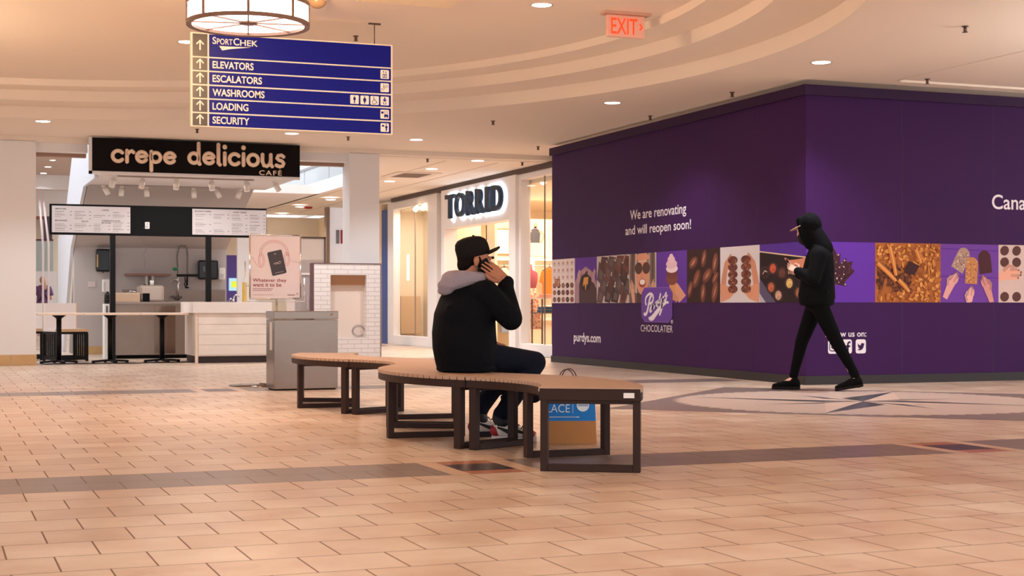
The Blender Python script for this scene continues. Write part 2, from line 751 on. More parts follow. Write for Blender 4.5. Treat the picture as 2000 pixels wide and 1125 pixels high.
# corridor ceiling in front of the clothes shop
cc = MB()
cc.prism([(6.2, 22.5), (16.5, 22.5), (16.5, 38.0), (7.4, 38.0), (7.4, 26.9)], 3.165, 3.25)
struct(cc.build('ceiling_corridor', mat('corridor_ceiling', (244, 228, 212), 0.8, spec=0.1)))
cs = MB()
for x in (7.7, 8.6):
    cs.box(x, 22.8, 3.161, x + 0.012, 37.0, 3.167)
struct(cs.build('trim_corridor_ceiling', mat('ceiling_joint', (196, 170, 150), 0.8)))

# columns
def column(name, x0, y0, x1, y1, top, base_h=0.15):
    m_ = MB()
    m_.box(x0, y0, 0, x1, y1, top)
    o = struct(m_.build(name, WALLW))
    t_ = MB()
    nt_ = 2
    for i in range(nt_):
        t_.box(x0 - 0.012 + (x1 - x0 + 0.024) * i / nt_ + 0.003, y0 - 0.012, 0.001, x0 - 0.012 + (x1 - x0 + 0.024) * (i + 1) / nt_ - 0.003, y1 + 0.012, base_h)
    struct(t_.build('baseboard_' + name.split('_')[1], TANTILE, bevel=0.004))
    return o


column('column_left', 0.72, 22.28, 1.40, 22.72, HC - 0.07)
column('column_right', 5.98, 22.28, 6.45, 22.70, HC - 0.07)
# brown headers with white jambs either side of the cafe
hb = MB()
hb.box(1.40, 22.40, 3.05, 2.12, 22.60, HC - 0.07)
hb.box(5.16, 22.40, 3.05, 5.98, 22.60, HC - 0.07)
struct(hb.build('trim_header', WALLW))
hb2 = MB()
hb2.box(1.40, 22.62, 3.00, 2.12, 22.75, 3.14)
hb2.box(5.16, 22.62, 3.00, 5.98, 22.75, 3.14)
struct(hb2.build('trim_header_underside', BROWNT))

# ------------------------------------------------------------------ cafe shell
KL, KR, KB = 2.31, 4.93, 26.8
k = MB()
# cafe soffit: a thick slab from the sign back to the escalator underside
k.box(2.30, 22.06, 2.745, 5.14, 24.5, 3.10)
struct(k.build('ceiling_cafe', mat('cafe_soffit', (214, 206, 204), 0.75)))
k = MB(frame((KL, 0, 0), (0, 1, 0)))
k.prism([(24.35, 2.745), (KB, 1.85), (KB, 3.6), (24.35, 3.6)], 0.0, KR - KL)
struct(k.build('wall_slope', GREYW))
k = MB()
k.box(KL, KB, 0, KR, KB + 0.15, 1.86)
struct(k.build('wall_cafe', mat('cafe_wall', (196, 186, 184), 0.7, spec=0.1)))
k = MB()
k.box(KL, KB - 0.02, 0.002, KR, KB - 0.001, 0.14)
struct(k.build('baseboard_cafe', TANTILE))
# white side of the escalator enclosure, leaning away behind the cafe
k = MB(frame((KL - 0.06, 0, 0), (0, 1, 0)))
k.prism([(22.76, 2.72), (24.45, 2.72), (26.75, 1.84), (27.75, 0.75), (28.3, 0.0), (29.5, 0.0), (29.5, 2.12), (27.6, 2.62), (26.3, 3.52), (25.9, 5.2), (22.76, 5.2)], 0, 0.05)
struct(k.build('wall_escalator', mat('bright_white_panel', (214, 214, 222), 0.6)))
k = MB(frame((KL + 0.02, 0, 0), (0, 1, 0)))
k.prism([(26.9, 1.75), (27.75, 0.62), (28.0, 0.0), (26.9, 0.0)], 0, 0.05)
struct(k.build('wall_escalator_grey', mat('mid_grey_panel', (130, 124, 122), 0.6)))

# ------------------------------------------------------------------ far mall seen past the cafe
FARW = mat('far_cream_wall', (236, 222, 204), 0.7)
f_ = MB()
f_.box(-4.0, 30.0, 4.0, 4.6, 47.0, 4.15)
struct(f_.build('ceiling_far', mat('far_ceiling', (206, 186, 176), 0.8)))
f_ = MB()
f_.box(-4.0, 29.85, 3.95, 4.6, 30.0, 4.6)
f_.box(-4.0, 37.9, 3.66, 4.6, 38.05, 4.0)
struct(f_.build('trim_far', COOLW))
f_ = MB()
f_.box(-2.0, 47.2, 0, 4.6, 47.4, 4.1)
struct(f_.build('wall_far_left', FARW))
f_ = MB()
f_.box(-4.2, 22.8, 0, -4.0, 47.2, 4.1)
struct(f_.build('wall_left_light_block', FARW))  # unseen wall added to block ambient light from the open left side
f_ = MB()
f_.box(4.4, 41.0, 0, 9.0, 41.2, 3.2)
struct(f_.build('wall_far_right', FARW))
f_ = MB()
f_.box(5.0, 30.0, 3.12, 7.45, 42.0, 3.3)
struct(f_.build('ceiling_far_right', mat('far_ceiling_white', (238, 226, 220), 0.8)))
# red-brown line and pale glazing high on the far wall
f_ = MB()
f_.box(-2.0, 46.9, 3.43, 4.6, 47.19, 3.55)
struct(f_.build('trim_far_red', mat('far_red_trim', (176, 110, 92), 0.6)))
# upper floor edge with glass balustrade
bt = thing('glass_balustrade', 'upper-floor glass balustrade above white slab edge, right of the cafe sign', 'balustrade', (7.45, 29, 3.12))
m_ = MB(); m_.box(7.36, 27.0, 3.12, 7.42, 37.5, 3.36); m_.build('slab_edge', COOLW, bt)
for k_ in range(5):
    m_ = MB(); m_.box(7.385, 27.0 + 2.1 * k_, 3.36, 7.40, 29.05 + 2.1 * k_, 3.68)
    m_.build('glass_panel', mat('frosty_glass', (150, 156, 158), 0.2, spec=0.6), bt)
m_ = MB(); m_.box(7.365, 27.0, 3.68, 7.42, 37.5, 3.73); m_.build('handrail', mat('rail_grey', (130, 128, 130), 0.4, 0.6), bt)
f_ = MB()
f_.box(7.6, 24.0, 5.5, 12.0, 40.0, 5.6)
f_.box(9.3, 22.9, 3.22, 9.5, 40.0, 5.5)
struct(f_.build('wall_upper', COOLW))
# atrium back wall, bright daylight surface far behind
f_ = MB()
f_.box(1.9, 43.0, 3.3, 12.0, 43.2, 7.5)
struct(f_.build('wall_atrium', COOLW))

# ------------------------------------------------------------------ clothes shop shell
TX = 9.37
yT = {p: onX(p, TX).y for p in (757, 768, 835, 853, 857, 869, 873, 1000, 1012, 1017, 1078)}
sw = MB()
sw.box(TX - 0.02, yT[1000], 0, TX + 0.22, yT[873], 0.012)                     # threshold
sw.box(TX - 0.06, yT[1012] - 0.02, 0, TX + 0.22, yT[1000], 3.08)              # right pillar of the portal
sw.box(TX - 0.06, yT[873], 0, TX + 0.22, yT[869] + 0.06, 3.08)                # left pillar
sw.box(TX - 0.06, yT[1000], 2.33, TX + 0.22, yT[873], 3.08)                   # header carrying the sign
sw.box(TX, yT[853], 0, TX + 0.16, yT[835], 3.08)                              # pilaster left of the slot
sw.box(TX, yT[757], 0, TX + 0.16, yT[768], 3.08)
sw.box(TX, yT[835], 0, TX + 0.16, yT[768], 0.20)                              # sill under left window
sw.box(TX, yT[835], 2.92, TX + 0.16, yT[768], 3.08)
sw.box(TX, 20.9, 0, TX + 0.16, yT[1017], 0.20)                                # sill under right window
sw.box(TX, 20.9, 2.98, TX + 0.16, yT[1017], 3.08)
sw.box(TX, yT[1017], 0, TX + 0.16, yT[1012], 3.08)
struct(sw.build('wall_shopfront', mat('shopfront_white', (244, 236, 232), 0.45), bevel=0.006))
sl = MB(); sl.box(TX + 0.10, yT[869] + 0.05, 0, TX + 0.16, yT[853], 3.08)
struct(sl.build('wall_shop_slot', mat('slot_grey', (190, 178, 160), 0.4)))
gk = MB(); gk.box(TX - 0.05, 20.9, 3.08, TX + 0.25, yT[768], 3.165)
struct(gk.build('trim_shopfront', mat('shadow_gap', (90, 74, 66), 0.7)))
wl = thing('window_1', None, None, (TX, yT[835], 0.2)); struct(wl)
g_ = MB(); g_.box(TX + 0.05, yT[835], 0.2, TX + 0.062, yT[768], 2.92); g_.build('pane', glass('shop_glass'), wl)
g_ = MB(); ym = onX(806, TX).y; g_.box(TX + 0.045, ym - 0.006, 0.2, TX + 0.067, ym + 0.006, 2.92); g_.build('glass_joint', mat('glass_joint', (150, 132, 116), 0.5), wl)
wr = thing('window_2', None, None, (TX, 20.9, 0.2)); struct(wr)
g_ = MB(); g_.box(TX + 0.05, 20.9, 0.2, TX + 0.062, yT[1017], 2.98); g_.build('pane', glass('shop_glass'), wr)
g_ = MB(); ym = onX(1058, TX).y; g_.box(TX + 0.045, ym - 0.005, 0.2, TX + 0.067, ym + 0.005, 2.98); g_.build('glass_joint', MATS['glass_joint'], wr)
SHOPW = mat('shop_cream', (248, 230, 202), 0.7)
si = MB()
si.box(TX + 0.2, 20.6, 2.92, 15.0, 32.3, 3.06)
struct(si.build('ceiling_shop', SHOPW))
si = MB()
si.box(TX + 0.2, 31.9, 0, 15.0, 32.1, 2.95)      # far side wall
struct(si.build('wall_shop_far', SHOPW))
si = MB()
si.box(14.8, 20.6, 0, 15.0, 32.0, 2.95)
struct(si.build('wall_shop_back', SHOPW))
si = MB()
si.box(TX + 0.20, yT[853] + 0.05, 0, 10.25, yT[853] + 0.12, 2.92)  # partition beside the left window display
si.box(10.25, yT[853] + 0.05, 0, 10.32, 31.9, 2.92)
struct(si.build('wall_shop_display', SHOPW))
si = MB()
si.box(10.35, 30.6, 0, 15.0, 30.7, 2.95)
struct(si.build('wall_shop_side', SHOPW))
# blue pier and lit neighbour beyond the shop
bp = MB(); bp.box(TX, onX(757, TX).y + 0.02, 0.0, TX + 0.2, onX(745.5, TX).y, 2.95)
struct(bp.build('wall_blue_pier', mat('blue_pier', (58, 84, 150), 0.5)))
bp = MB(); bp.box(TX, onX(745, TX).y, 0.0, TX + 0.2, 38.0, 3.1)
struct(bp.build('wall_neighbour', mat('neighbour_cream', (250, 226, 190), 0.6)))
bp = MB(); bp.box(6.4, 38.0, 0.0, 9.6, 38.2, 3.1)
struct(bp.build('wall_corridor_end', FARW))

# ------------------------------------------------------------------ purple hoarding
HX, HY, HYE, HXE = 8.68, 13.74, 20.72, 16.0
PURP = mat('hoarding_purple', (58, 20, 76), 0.55, spec=0.15, var=0.05, vscale=0.6)
PURPD = mat('hoarding_cap_purple', (50, 24, 60), 0.6, spec=0.2)
LETT = mat('hoarding_lettering', (238, 228, 236), 0.6)
ho = thing('hoarding', 'tall purple printed hoarding wrapping a closed shop at the right, with a photo strip', 'hoarding', (HX, HY, 0))
m_ = MB()
m_.box(HX, HY, 0.0, HX + 0.09, HYE, 3.10)
m_.mat = 1
for p_ in (1131, 1218, 1294, 1386, 1480):
    y_ = onX(p_, HX).y
    m_.box(HX - 0.0008, y_ - 0.004, 0.1, HX, y_ + 0.004, 3.08)
m_.build('wall_panel', [PURP, mat('panel_seam', (56, 34, 72), 0.7)], ho)
m_ = MB()
m_.box(HX + 0.09, HY, 0.0, HXE, HY + 0.09, 3.10)
m_.mat = 1
for k_ in range(1, 6):
    m_.box(HX + 1.22 * k_ - 0.004, HY - 0.0008, 0.1, HX + 1.22 * k_ + 0.004, HY, 3.08)
m_.build('wall_panel', [PURP, MATS['panel_seam']], ho)
m_ = MB()
m_.box(HX - 0.04, HY - 0.04, 3.085, HX + 0.10, HYE + 0.02, 3.195)
m_.box(HX + 0.10, HY - 0.04, 3.085, HXE, HY + 0.10, 3.195)
m_.build('top_cap', PURPD, ho, bevel=0.004)
m_ = MB()
m_.box(HX - 0.012, HY - 0.012, 0.0, HX, HYE + 0.02, 0.095)
m_.box(HX, HY - 0.012, 0.0, HXE, HY, 0.095)
m_.build('kick_plate', mat('kick_black', (40, 32, 34), 0.5), ho)

FL = frame((HX - 0.001, HYE, 0), (0, -1, 0))
FR = frame((HX, HY - 0.001, 0), (1, 0, 0))


def lx(px): return HYE - onX(px, HX).y


def lz(px, py): return onX(px, HX, py).z


def rx(px): return onY(px, HY).x - HX


def rz(px, py): return onY(px, HY, py).z


z1, z0 = lz(1232, 411), lz(1235, 429.5)
text('lettering', 'We are renovating', FL, (lx(1231), z0 - 0.29 * (z1 - z0), lx(1340.5), z1), LETT, ho, offset=0.010, split=True)
z1, z0 = lz(1349, 427.5), lz(1349, 447.5)
text('lettering', 'and will reopen soon!', FL, (lx(1222), z0 - 0.27 * (z1 - z0), lx(1350), z1), LETT, ho, offset=0.010, split=True)
text('web_address', 'purdys.com', FL, (lx(1121), lz(1121, 672), lx(1173.5), lz(1150, 650.5)), LETT, ho, offset=0.02)
text('lettering', 'Canada', FR, (rx(1937), rz(1937, 408.5), rx(2034), rz(1950, 380)), LETT, ho, offset=0.012)
text('lettering', 'Follow us on:', FR, (rx(1612), rz(1640, 658), rx(1691.5), rz(1640, 646)), LETT, ho, offset=0.012, split=True)

# the strip of square photographs
SZ0, SZ1 = 0.880, 1.528
SH = SZ1 - SZ0
CH = {}


def pm(rgb, r=0.6):
    return mat('print_%d_%d_%d' % rgb, rgb, r, spec=0.2)


def photo(label, F, x0, x1, draw):
    b = MB()
    PMx = F @ Matrix.Translation((x0, SZ0, 0.0))
    pal, idx = [], {}

    def c(*rgb):
        if rgb not in idx:
            idx[rgb] = len(pal)
            pal.append(pm(rgb))
        return idx[rgb]
    lay = [0.0012]

    def z():
        lay[0] += 0.00004
        return lay[0]
    draw(b, x1 - x0, SH, c, z)
    b.v = [tuple(PMx @ Vector((min(max(q[0], 0), x1 - x0), min(max(q[1], 0), SH), q[2]))) for q in b.v]
    o = b.build('photo_panel', pal, ho)
    o['label'] = label
    return o


def hand(b, c, z, cx, cy, s, ang, skin=(226, 168, 142), flip=1):
    """a printed hand: wrist, palm and five fingers"""
    ca, sa = cos(ang), sin(ang)

    def t(x, y): return (cx + s * (x * flip * ca - y * sa), cy + s * (x * flip * sa + y * ca))
    k1, k2 = c(*skin), c(*[int(v * 0.86) for v in skin])
    b.poly([t(-.24, -1.5), t(.2, -1.5), t(.28, -.5), t(.34, .1), t(-.3, .15), t(-.34, -.5)], z(), k1)
    for i, (fx, l) in enumerate(((-.24, .62), (-.06, .78), (.12, .72), (.28, .52))):
        zz = z()
        b.stroke([t(fx, .0), t(fx * 1.05 + .04, l * .55), t(fx * .8 + .1, l)], [s * .19, s * .18, s * .12], zz, k1 if i % 2 else k2)
        p = t(fx * .8 + .1, l)
        b.ell(p[0], p[1], s * .07, s * .07, zz, n=10, mat=k1 if i % 2 else k2)
    b.stroke([t(-.25, -.5), t(-.48, -.05), t(-.34, .35)], [s * .22, s * .2, s * .12], z(), k2)


def inside(x, y, w, h, m=0.0): return m <= x <= w - m and m <= y <= h - m


def clamp_ell(b, x, y, rx_, ry_, rot, zz, k, w, h, n=14):
    pts = []
    for j in range(n):
        q = 2 * pi * j / n
        px_ = x + rx_ * cos(q) * cos(rot) - ry_ * sin(q) * sin(rot)
        py_ = y + rx_ * cos(q) * sin(rot) + ry_ * sin(q) * cos(rot)
        pts.append((min(max(px_, 0), w), min(max(py_, 0), h)))
    b.poly(pts, zz, k)


def draw_assortment(b, w, h, c, z):
    b.rect(0, 0, w, h, 0.001, c(226, 206, 200))
    r = random.Random(3)
    cols = [(120, 66, 52), (86, 48, 44), (150, 92, 74), (66, 40, 38)]
    for i in range(5):
        for j in range(6):
            x, y = w * (0.12 + 0.19 * i), h * (0.08 + 0.16 * j)
            if j > 2:
                b.rect(x - w * .05, y - h * .02, x + w * .05, y - h * .012, z(), c(160, 136, 132))
                b.ell(x, y + h * .03, w * .04, h * .03, z(), mat=c(190, 140, 132))
            else:
                k = c(*cols[(i + j * 2) % 4])
                b.ell(x, y, w * .075, h * .06, z(), mat=k)
                b.stroke([(x - w * .05, y - h * .02), (x + w * .05, y + h * .02)], 0.006, z(), c(186, 150, 132))
    b.rect(w * .12, h * .38, w * .36, h * .56, z(), c(180, 120, 92))
    for _ in range(60):
        b.ell(w * r.uniform(.13, .35), h * r.uniform(.39, .55), .008, .008, z(), n=6, mat=c(*r.choice([(214, 170, 140), (120, 70, 54)])))


def draw_caramel(b, w, h, c, z):
    b.rect(0, 0, w, h, 0.001, c(96, 52, 150))
    b.poly([(0.02, 0), (0.0, h * .45), (w * .2, h * .68), (w * .5, h * .8), (w * .85, h * .66), (w * .99, h * .4), (w, 0)], z(), c(168, 132, 140))
    b.poly([(w * .2, 0), (w * .2, h * .4), (w * .33, h * .66), (w * .58, h * .7), (w * .8, h * .5), (w * .99, h * .3), (w, 0)], z(), c(78, 54, 58))
    for fx in (.14, .36, .6, .82):
        b.stroke([(w * fx, h * .45), (w * (fx + .04), h * .62), (w * (fx + .1), h * .72)], [w * .12, w * .12, w * .08], z(), c(182, 142, 146))
    b.ell(w * .5, h * .45, w * .24, h * .2, z(), mat=c(60, 38, 40))
    b.poly([(w * .42, h * .56), (w * .62, h * .57), (w * .6, h * .4), (w * .54, h * .42), (w * .5, h * .26), (w * .45, h * .42), (w * .36, h * .36)], z(), c(214, 150, 76))


def draw_chunks(b, w, h, c, z):
    b.rect(0, 0, w, h, 0.001, c(206, 190, 188))
    r = random.Random(11)
    for i in range(-1, 5):
        for j in range(-1, 5):
            x, y = w * (.12 + .24 * i + .1 * (j % 2)), h * (.12 + .25 * j)
            if not inside(x, y, w, h):
                continue
            s = w * .15
            q = [(max(0, min(w, x + s * cos(a + .4) * r.uniform(.8, 1.2))), max(0, min(h, y + s * 1.15 * sin(a + .4) * r.uniform(.8, 1.2)))) for a in (0, pi / 2, pi, 3 * pi / 2)]
            b.poly(q, z(), c(*r.choice([(70, 52, 54), (96, 76, 76), (84, 60, 58), (116, 72, 64)])))
            b.poly([((p[0] + x) / 2, (p[1] + y) / 2) for p in q], z(), c(*r.choice([(112, 92, 92), (92, 62, 58)])))
            b.stroke([q[0], q[1]], .01, z(), c(236, 222, 218))


def draw_smile(b, w, h, c, z):
    b.rect(0, 0, w, h, 0.001, c(118, 96, 90))
    for fx in range(9):
        b.stroke([(w * (.03 + .12 * fx), h), (w * (.0 + .125 * fx), h * .6), (w * (.03 + .12 * fx), h * .2)], w * .06, z(), c(*[(176, 156, 146), (96, 76, 72), (206, 192, 182)][fx % 3]))
    b.poly([(w * .28, 0), (w * .3, h * .2), (w * .72, h * .2), (w * .74, 0)], z(), c(88, 62, 58))
    b.ell(w * .5, h * .56, w * .25, h * .40, z(), mat=c(222, 154, 126))
    b.ell(w * .5, h * .92, w * .25, h * .08, z(), mat=c(222, 154, 126))
    for sx in (-1, 1):
        b.ell(w * (.5 + .14 * sx), h * .70, w * .14, h * .12, z(), mat=c(92, 62, 54))
    b.stroke([(w * .36, h * .84), (w * .64, h * .84)], .02, z(), c(214, 190, 170))
    b.stroke([(w * .5, h * .66), (w * .46, h * .52), (w * .52, h * .5)], .012, z(), c(196, 122, 100))
    b.ell(w * .5, h * .40, w * .13, h * .09, z(), mat=c(168, 76, 66))
    b.ell(w * .5, h * .42, w * .10, h * .055, z(), mat=c(244, 236, 226))
    for sx in (-1, 1):
        hand(b, c, z, w * (.5 + .37 * sx), h * .28, h * .24, -.15 * sx, flip=sx)


def draw_cone(b, w, h, c, z):
    b.rect(0, 0, w, h, 0.001, c(98, 52, 152))
    b.stroke([(w * .86, 0), (w * .66, h * .26), (w * .58, h * .38)], [w * .3, w * .2, w * .1], z(), c(216, 156, 126))
    b.poly([(w * .42, h * .42), (w * .66, h * .42), (w * .6, h * .05), (w * .5, h * .05)], z(), c(214, 150, 96))
    b.ell(w * .52, h * .46, w * .19, h * .12, z(), mat=c(128, 72, 62))
    b.ell(w * .52, h * .56, w * .18, h * .09, z(), mat=c(118, 64, 58))
    b.ell(w * .52, h * .66, w * .19, h * .08, z(), mat=c(238, 214, 214))
    b.ell(w * .51, h * .75, w * .18, h * .09, z(), mat=c(226, 186, 196))
    b.ell(w * .5, h * .84, w * .12, h * .07, z(), mat=c(230, 192, 200))
    b.ell(w * .5, h * .91, w * .06, h * .04, z(), mat=c(232, 196, 204))
    b.stroke([(w * .7, h * .02), (w * .52, h * .2), (w * .5, h * .3)], [w * .12, w * .1, w * .06], z(), c(204, 140, 112))


def draw_almonds(b, w, h, c, z):
    b.rect(0, 0, w, h, 0.001, c(58, 34, 32))
    for x, y, s, a in ((.2, .75, 1.1, .4), (.52, .82, 1, 1.2), (.85, .72, 1.2, 1.3), (.3, .45, 1.2, .9), (.62, .5, 1.2, .5), (.1, .25, 1, 1.1), (.5, .18, 1.1, 1.4), (.85, .2, 1.3, 1.2), (.86, .45, .9, .7)):
        clamp_ell(b, w * x, h * y, h * .17 * s, h * .09 * s, a, z(), c(104, 60, 50), w, h)
        clamp_ell(b, w * x - .01, h * y + .01, h * .13 * s, h * .06 * s, a, z(), c(128, 76, 60), w, h)
        for k_ in range(3):
            clamp_ell(b, w * x - .02 + .016 * k_, h * y + .02 * (k_ - 1), h * .07 * s, h * .008, a, z(), c(190, 130, 104), w, h)


def draw_bars(b, w, h, c, z):
    b.rect(0, 0, w, h, 0.001, c(216, 206, 208))
    for sx in (-1, 1):
        x = w * (.5 + .17 * sx)
        b.stroke([(w * (.5 + .49 * sx), h * .12), (w * (.5 + .40 * sx), h * .42), (w * (.5 + .34 * sx), h * .68), (w * (.5 + .20 * sx), h * .84)], [w * .22, w * .13, w * .11, w * .08], z(), c(206, 140, 112))
        b.stroke([(w * (.5 + .49 * sx), h * .16), (w * (.5 + .26 * sx), h * .18), (w * (.5 + .14 * sx), h * .22)], [w * .26, w * .16, w * .08], z(), c(214, 150, 120))
        r = random.Random(5 + sx)
        for k_ in range(5):
            y = h * (.24 + .13 * k_)
            b.ell(x, y, w * .125, h * .072, z(), mat=c(112, 62, 50))
            for _ in range(12):
                b.ell(x + w * r.uniform(-.1, .1), y + h * r.uniform(-.05, .05), w * .018, h * .014, z(), rot=r.uniform(0, 3), n=7, mat=c(*r.choice([(176, 116, 86), (78, 42, 38), (140, 86, 66)])))


def draw_box(b, w, h, c, z):
    b.rect(0, 0, w, h, 0.001, c(40, 26, 30))
    b.poly([(0, h), (w, h), (w, h * .74), (0, h * .88)], z(), c(84, 46, 150))
    b.stroke([(0, h * .88), (w, h * .74)], .014, z(), c(226, 196, 160))
    b.poly([(0, 0), (w * .36, 0), (0, h * .42)], z(), c(92, 82, 110))
    b.poly([(0, 0), (w * .14, 0), (0, h * .16)], z(), c(190, 180, 190))
    for x, y, col in ((.12, .52, (48, 34, 36)), (.3, .58, (182, 84, 62)), (.5, .5, (98, 58, 52)), (.26, .26, (176, 92, 66)), (.42, .12, (190, 150, 130)), (.66, .32, (214, 178, 112)), (.84, .58, (70, 46, 44)), (.86, .16, (150, 96, 70))):
        b.ell(w * x, h * y, w * .11, h * .11, z(), mat=c(66, 42, 40))
        b.ell(w * x, h * y, w * .07, h * .08, z(), mat=c(*col))
        b.stroke([(w * (x - .05), h * (y - .03)), (w * x, h * (y + .03)), (w * (x + .05), h * y)], .01, z(), c(226, 208, 190) if x < .2 else c(*[min(255, int(v * 1.25)) for v in col]))
    b.stroke([(w, h * .64), (w * .82, h * .66), (w * .66, h * .68), (w * .56, h * .74)], [.12, .07, .035, .02], z(), c(214, 142, 112))


def draw_maple(b, w, h, c, z):
    b.rect(0, 0, w, h, 0.001, c(96, 46, 158))
    leaf = [(0, .42), (.07, .28), (.15, .32), (.13, .12), (.27, .24), (.29, .16), (.42, .18), (.38, .06), (.46, .0), (.24, -.2), (.28, -.28), (.04, -.24)]
    leaf = leaf + [(-x, y) for x, y in reversed(leaf)][0:-1]
    cx_, cy_, s = w * .40, h * .52, h * .92
    b.poly([(cx_ + s * x * .95, cy_ + s * y) for x, y in leaf], z(), c(64, 30, 44))
    b.stroke([(cx_, cy_ - s * .24), (cx_ + .01, cy_ - s * .5)], .022, z(), c(72, 34, 52))
    r = random.Random(9)
    for _ in range(330):
        x, y = r.uniform(-.44, .44), r.uniform(-.26, .42)
        # keep inside the leaf by ray casting
        ins, jn = False, len(leaf) - 1
        for i in range(len(leaf)):
            if (leaf[i][1] > y) != (leaf[jn][1] > y) and x < (leaf[jn][0] - leaf[i][0]) * (y - leaf[i][1]) / (leaf[jn][1] - leaf[i][1]) + leaf[i][0]:
                ins = not ins
            jn = i
        if ins:
            b.ell(cx_ + s * x * .95, cy_ + s * y, .009, .009, z(), r.uniform(0, 3), 5, c(*r.choice([(102, 52, 58), (130, 74, 70), (48, 22, 34), (214, 190, 180), (86, 42, 52), (70, 34, 46)])))


def draw_crumble(b, w, h, c, z):
    b.rect(0, 0, w, h, 0.001, c(168, 96, 46))
    r = random.Random(21)
    for i in range(420):
        x, y = r.uniform(.02, w - .02), r.uniform(.02, h - .02)
        dark = (x < w * .55 and h * .18 < y < h * .62)
        col = r.choice([(92, 50, 38), (72, 38, 34), (120, 66, 40)]) if dark else r.choice([(206, 132, 64), (226, 156, 84), (150, 82, 40), (184, 108, 52)])
        clamp_ell(b, x, y, r.uniform(.014, .04), r.uniform(.008, .02), r.uniform(0, 3), z(), c(*col), w, h, 7)
    for p_, q_ in (((.02, .66), (.3, .36)), ((.2, .95), (.3, .45)), ((.34, .38), (.5, .18)), ((.6, .9), (.68, .66))):
        b.stroke([(w * p_[0], h * p_[1]), (w * (p_[0] + q_[0]) / 2 + .01, h * (p_[1] + q_[1]) / 2), (w * q_[0], h * q_[1])], [.05, .055, .04], z(), c(196, 116, 58))
        b.stroke([(w * p_[0] + .01, h * p_[1]), (w * q_[0] + .01, h * q_[1])], .014, z(), c(226, 158, 90))
    b.poly([(w * .42, h * .5), (w * .58, h * .46), (w * .66, h * .62), (w * .5, h * .7)], z(), c(62, 32, 34))


def draw_lollies(b, w, h, c, z):
    b.rect(0, 0, w, h, 0.001, c(112, 62, 160))
    for y in (.45, .92):
        b.stroke([(0, h * y), (w, h * (y - .03))], .01, z(), c(88, 44, 140))

    def lolly(x, y, a, l, wd, col, spk):
        ca, sa = cos(a), sin(a)
        top = arc(0, l / 2 - wd / 2, wd / 2, 0, 180, 10)
        pts_ = [(-wd / 2, -l / 2), (wd / 2, -l / 2)] + top
        b.poly([(x + p * ca - q * sa, y + p * sa + q * ca) for p, q in pts_], z(), c(*col))
        r = random.Random(int(x * 1000))
        for _ in range(50 if spk else 0):
            p, q = r.uniform(-wd * .42, wd * .42), r.uniform(-l * .46, l * .36)
            b.ell(x + p * ca - q * sa, y + p * sa + q * ca, .009, .007, z(), n=6, mat=c(*r.choice(spk)))
    lolly(w * .76, h * .70, .12, h * .40, w * .22, (78, 36, 44), None)
    lolly(w * .36, h * .74, -.5, h * .42, w * .22, (176, 142, 128), [(226, 206, 190), (130, 96, 88)])
    lolly(w * .53, h * .55, -.06, h * .46, w * .21, (196, 132, 84), [(232, 180, 120), (150, 90, 60)])
    hand(b, c, z, w * .2, h * .36, h * .22, -.5, (226, 164, 160))
    hand(b, c, z, w * .5, h * .12, h * .2, -.1, (232, 174, 166))
    hand(b, c, z, w * .78, h * .3, h * .22, .35, (214, 146, 140), -1)


def draw_marsh(b, w, h, c, z):
    b.rect(0, 0, w, h, 0.001, c(214, 188, 182))
    r = random.Random(4)
    for i in range(5):
        for j in range(5):
            if j in (1, 2) and i < 3:
                continue
            x, y = w * (.1 + .2 * i), h * (.1 + .2 * j)
            clamp_ell(b, x, y, w * .075, h * .085, r.uniform(0, 1), z(), c(92, 56, 52), w, h)
    hand(b, c, z, w * .2, h * .5, h * .3, -1.4, (236, 172, 150))


edges = [1078, 1123, 1166, 1229, 1282, 1342, 1407, 1484]
draws = [(draw_assortment, 'photo of pale chocolate assortment grid'), (draw_caramel, 'photo of a hand holding a caramel filled chocolate'),
         (draw_chunks, 'photo of dark chocolate chunks dusted white'), (draw_smile, 'photo of a smiling person in sunglasses'),
         (draw_cone, 'photo of an ice cream cone on purple'), (draw_almonds, 'photo of chocolate coated almonds'),
         (draw_bars, 'photo of two hands holding nut bars on pale grey'), (draw_box, 'photo of a box of assorted chocolates')]
for i_, (dfn, lb) in enumerate(draws):
    x0_ = max(0.0, lx(edges[i_]))
    x1_ = lx(edges[i_ + 1]) if i_ < 7 else HYE - HY
    photo(lb, FL, x0_, x1_, dfn)
redges = [0.0, rx(1709), rx(1837), rx(1950), rx(2066)]
for i_, (dfn, lb) in enumerate([(draw_maple, 'photo of a maple leaf made of chocolate chips on purple'), (draw_crumble, 'photo of orange brown honeycomb crumble'),
                                (draw_lollies, 'photo of hands holding three ice lollies'), (draw_marsh, 'photo of chocolates on white with a hand')]):
    photo(lb, FR, redges[i_], redges[i_ + 1], dfn)

# logo badge
bx0, bx1 = lx(1254), lx(1314)
bz0, bz1 = lz(1284, 629.5), lz(1284, 561)
bw, bh = bx1 - bx0, bz1 - bz0
m_ = MB(FL @ Matrix.Translation((bx0, bz0, 0.003)))
oct_ = [(.1 * bw, 0), (.9 * bw, 0), (bw, .17 * bh), (bw, .84 * bh), (.9 * bw, bh), (.1 * bw, bh), (0, .84 * bh), (0, .17 * bh)]
m_.prism(oct_, 0, 0.004)
m_.mat = 1
m_.stroke([(bw / 2 + (x - bw / 2) * .985, bh / 2 + (y - bh / 2) * .985) for x, y in oct_], 0.008, 0.0044, closed=True)
badge = m_.build('logo_badge', [mat('badge_purple', (98, 48, 158), 0.5), mat('badge_line', (130, 86, 178), 0.5)], ho)
m_ = MB(FL @ Matrix.Translation((bx0, bz0, 0.0078)))
GX, GY = bw / 620.0, bh / 690.0        # drawn on a 620 x 690 grid, origin bottom left


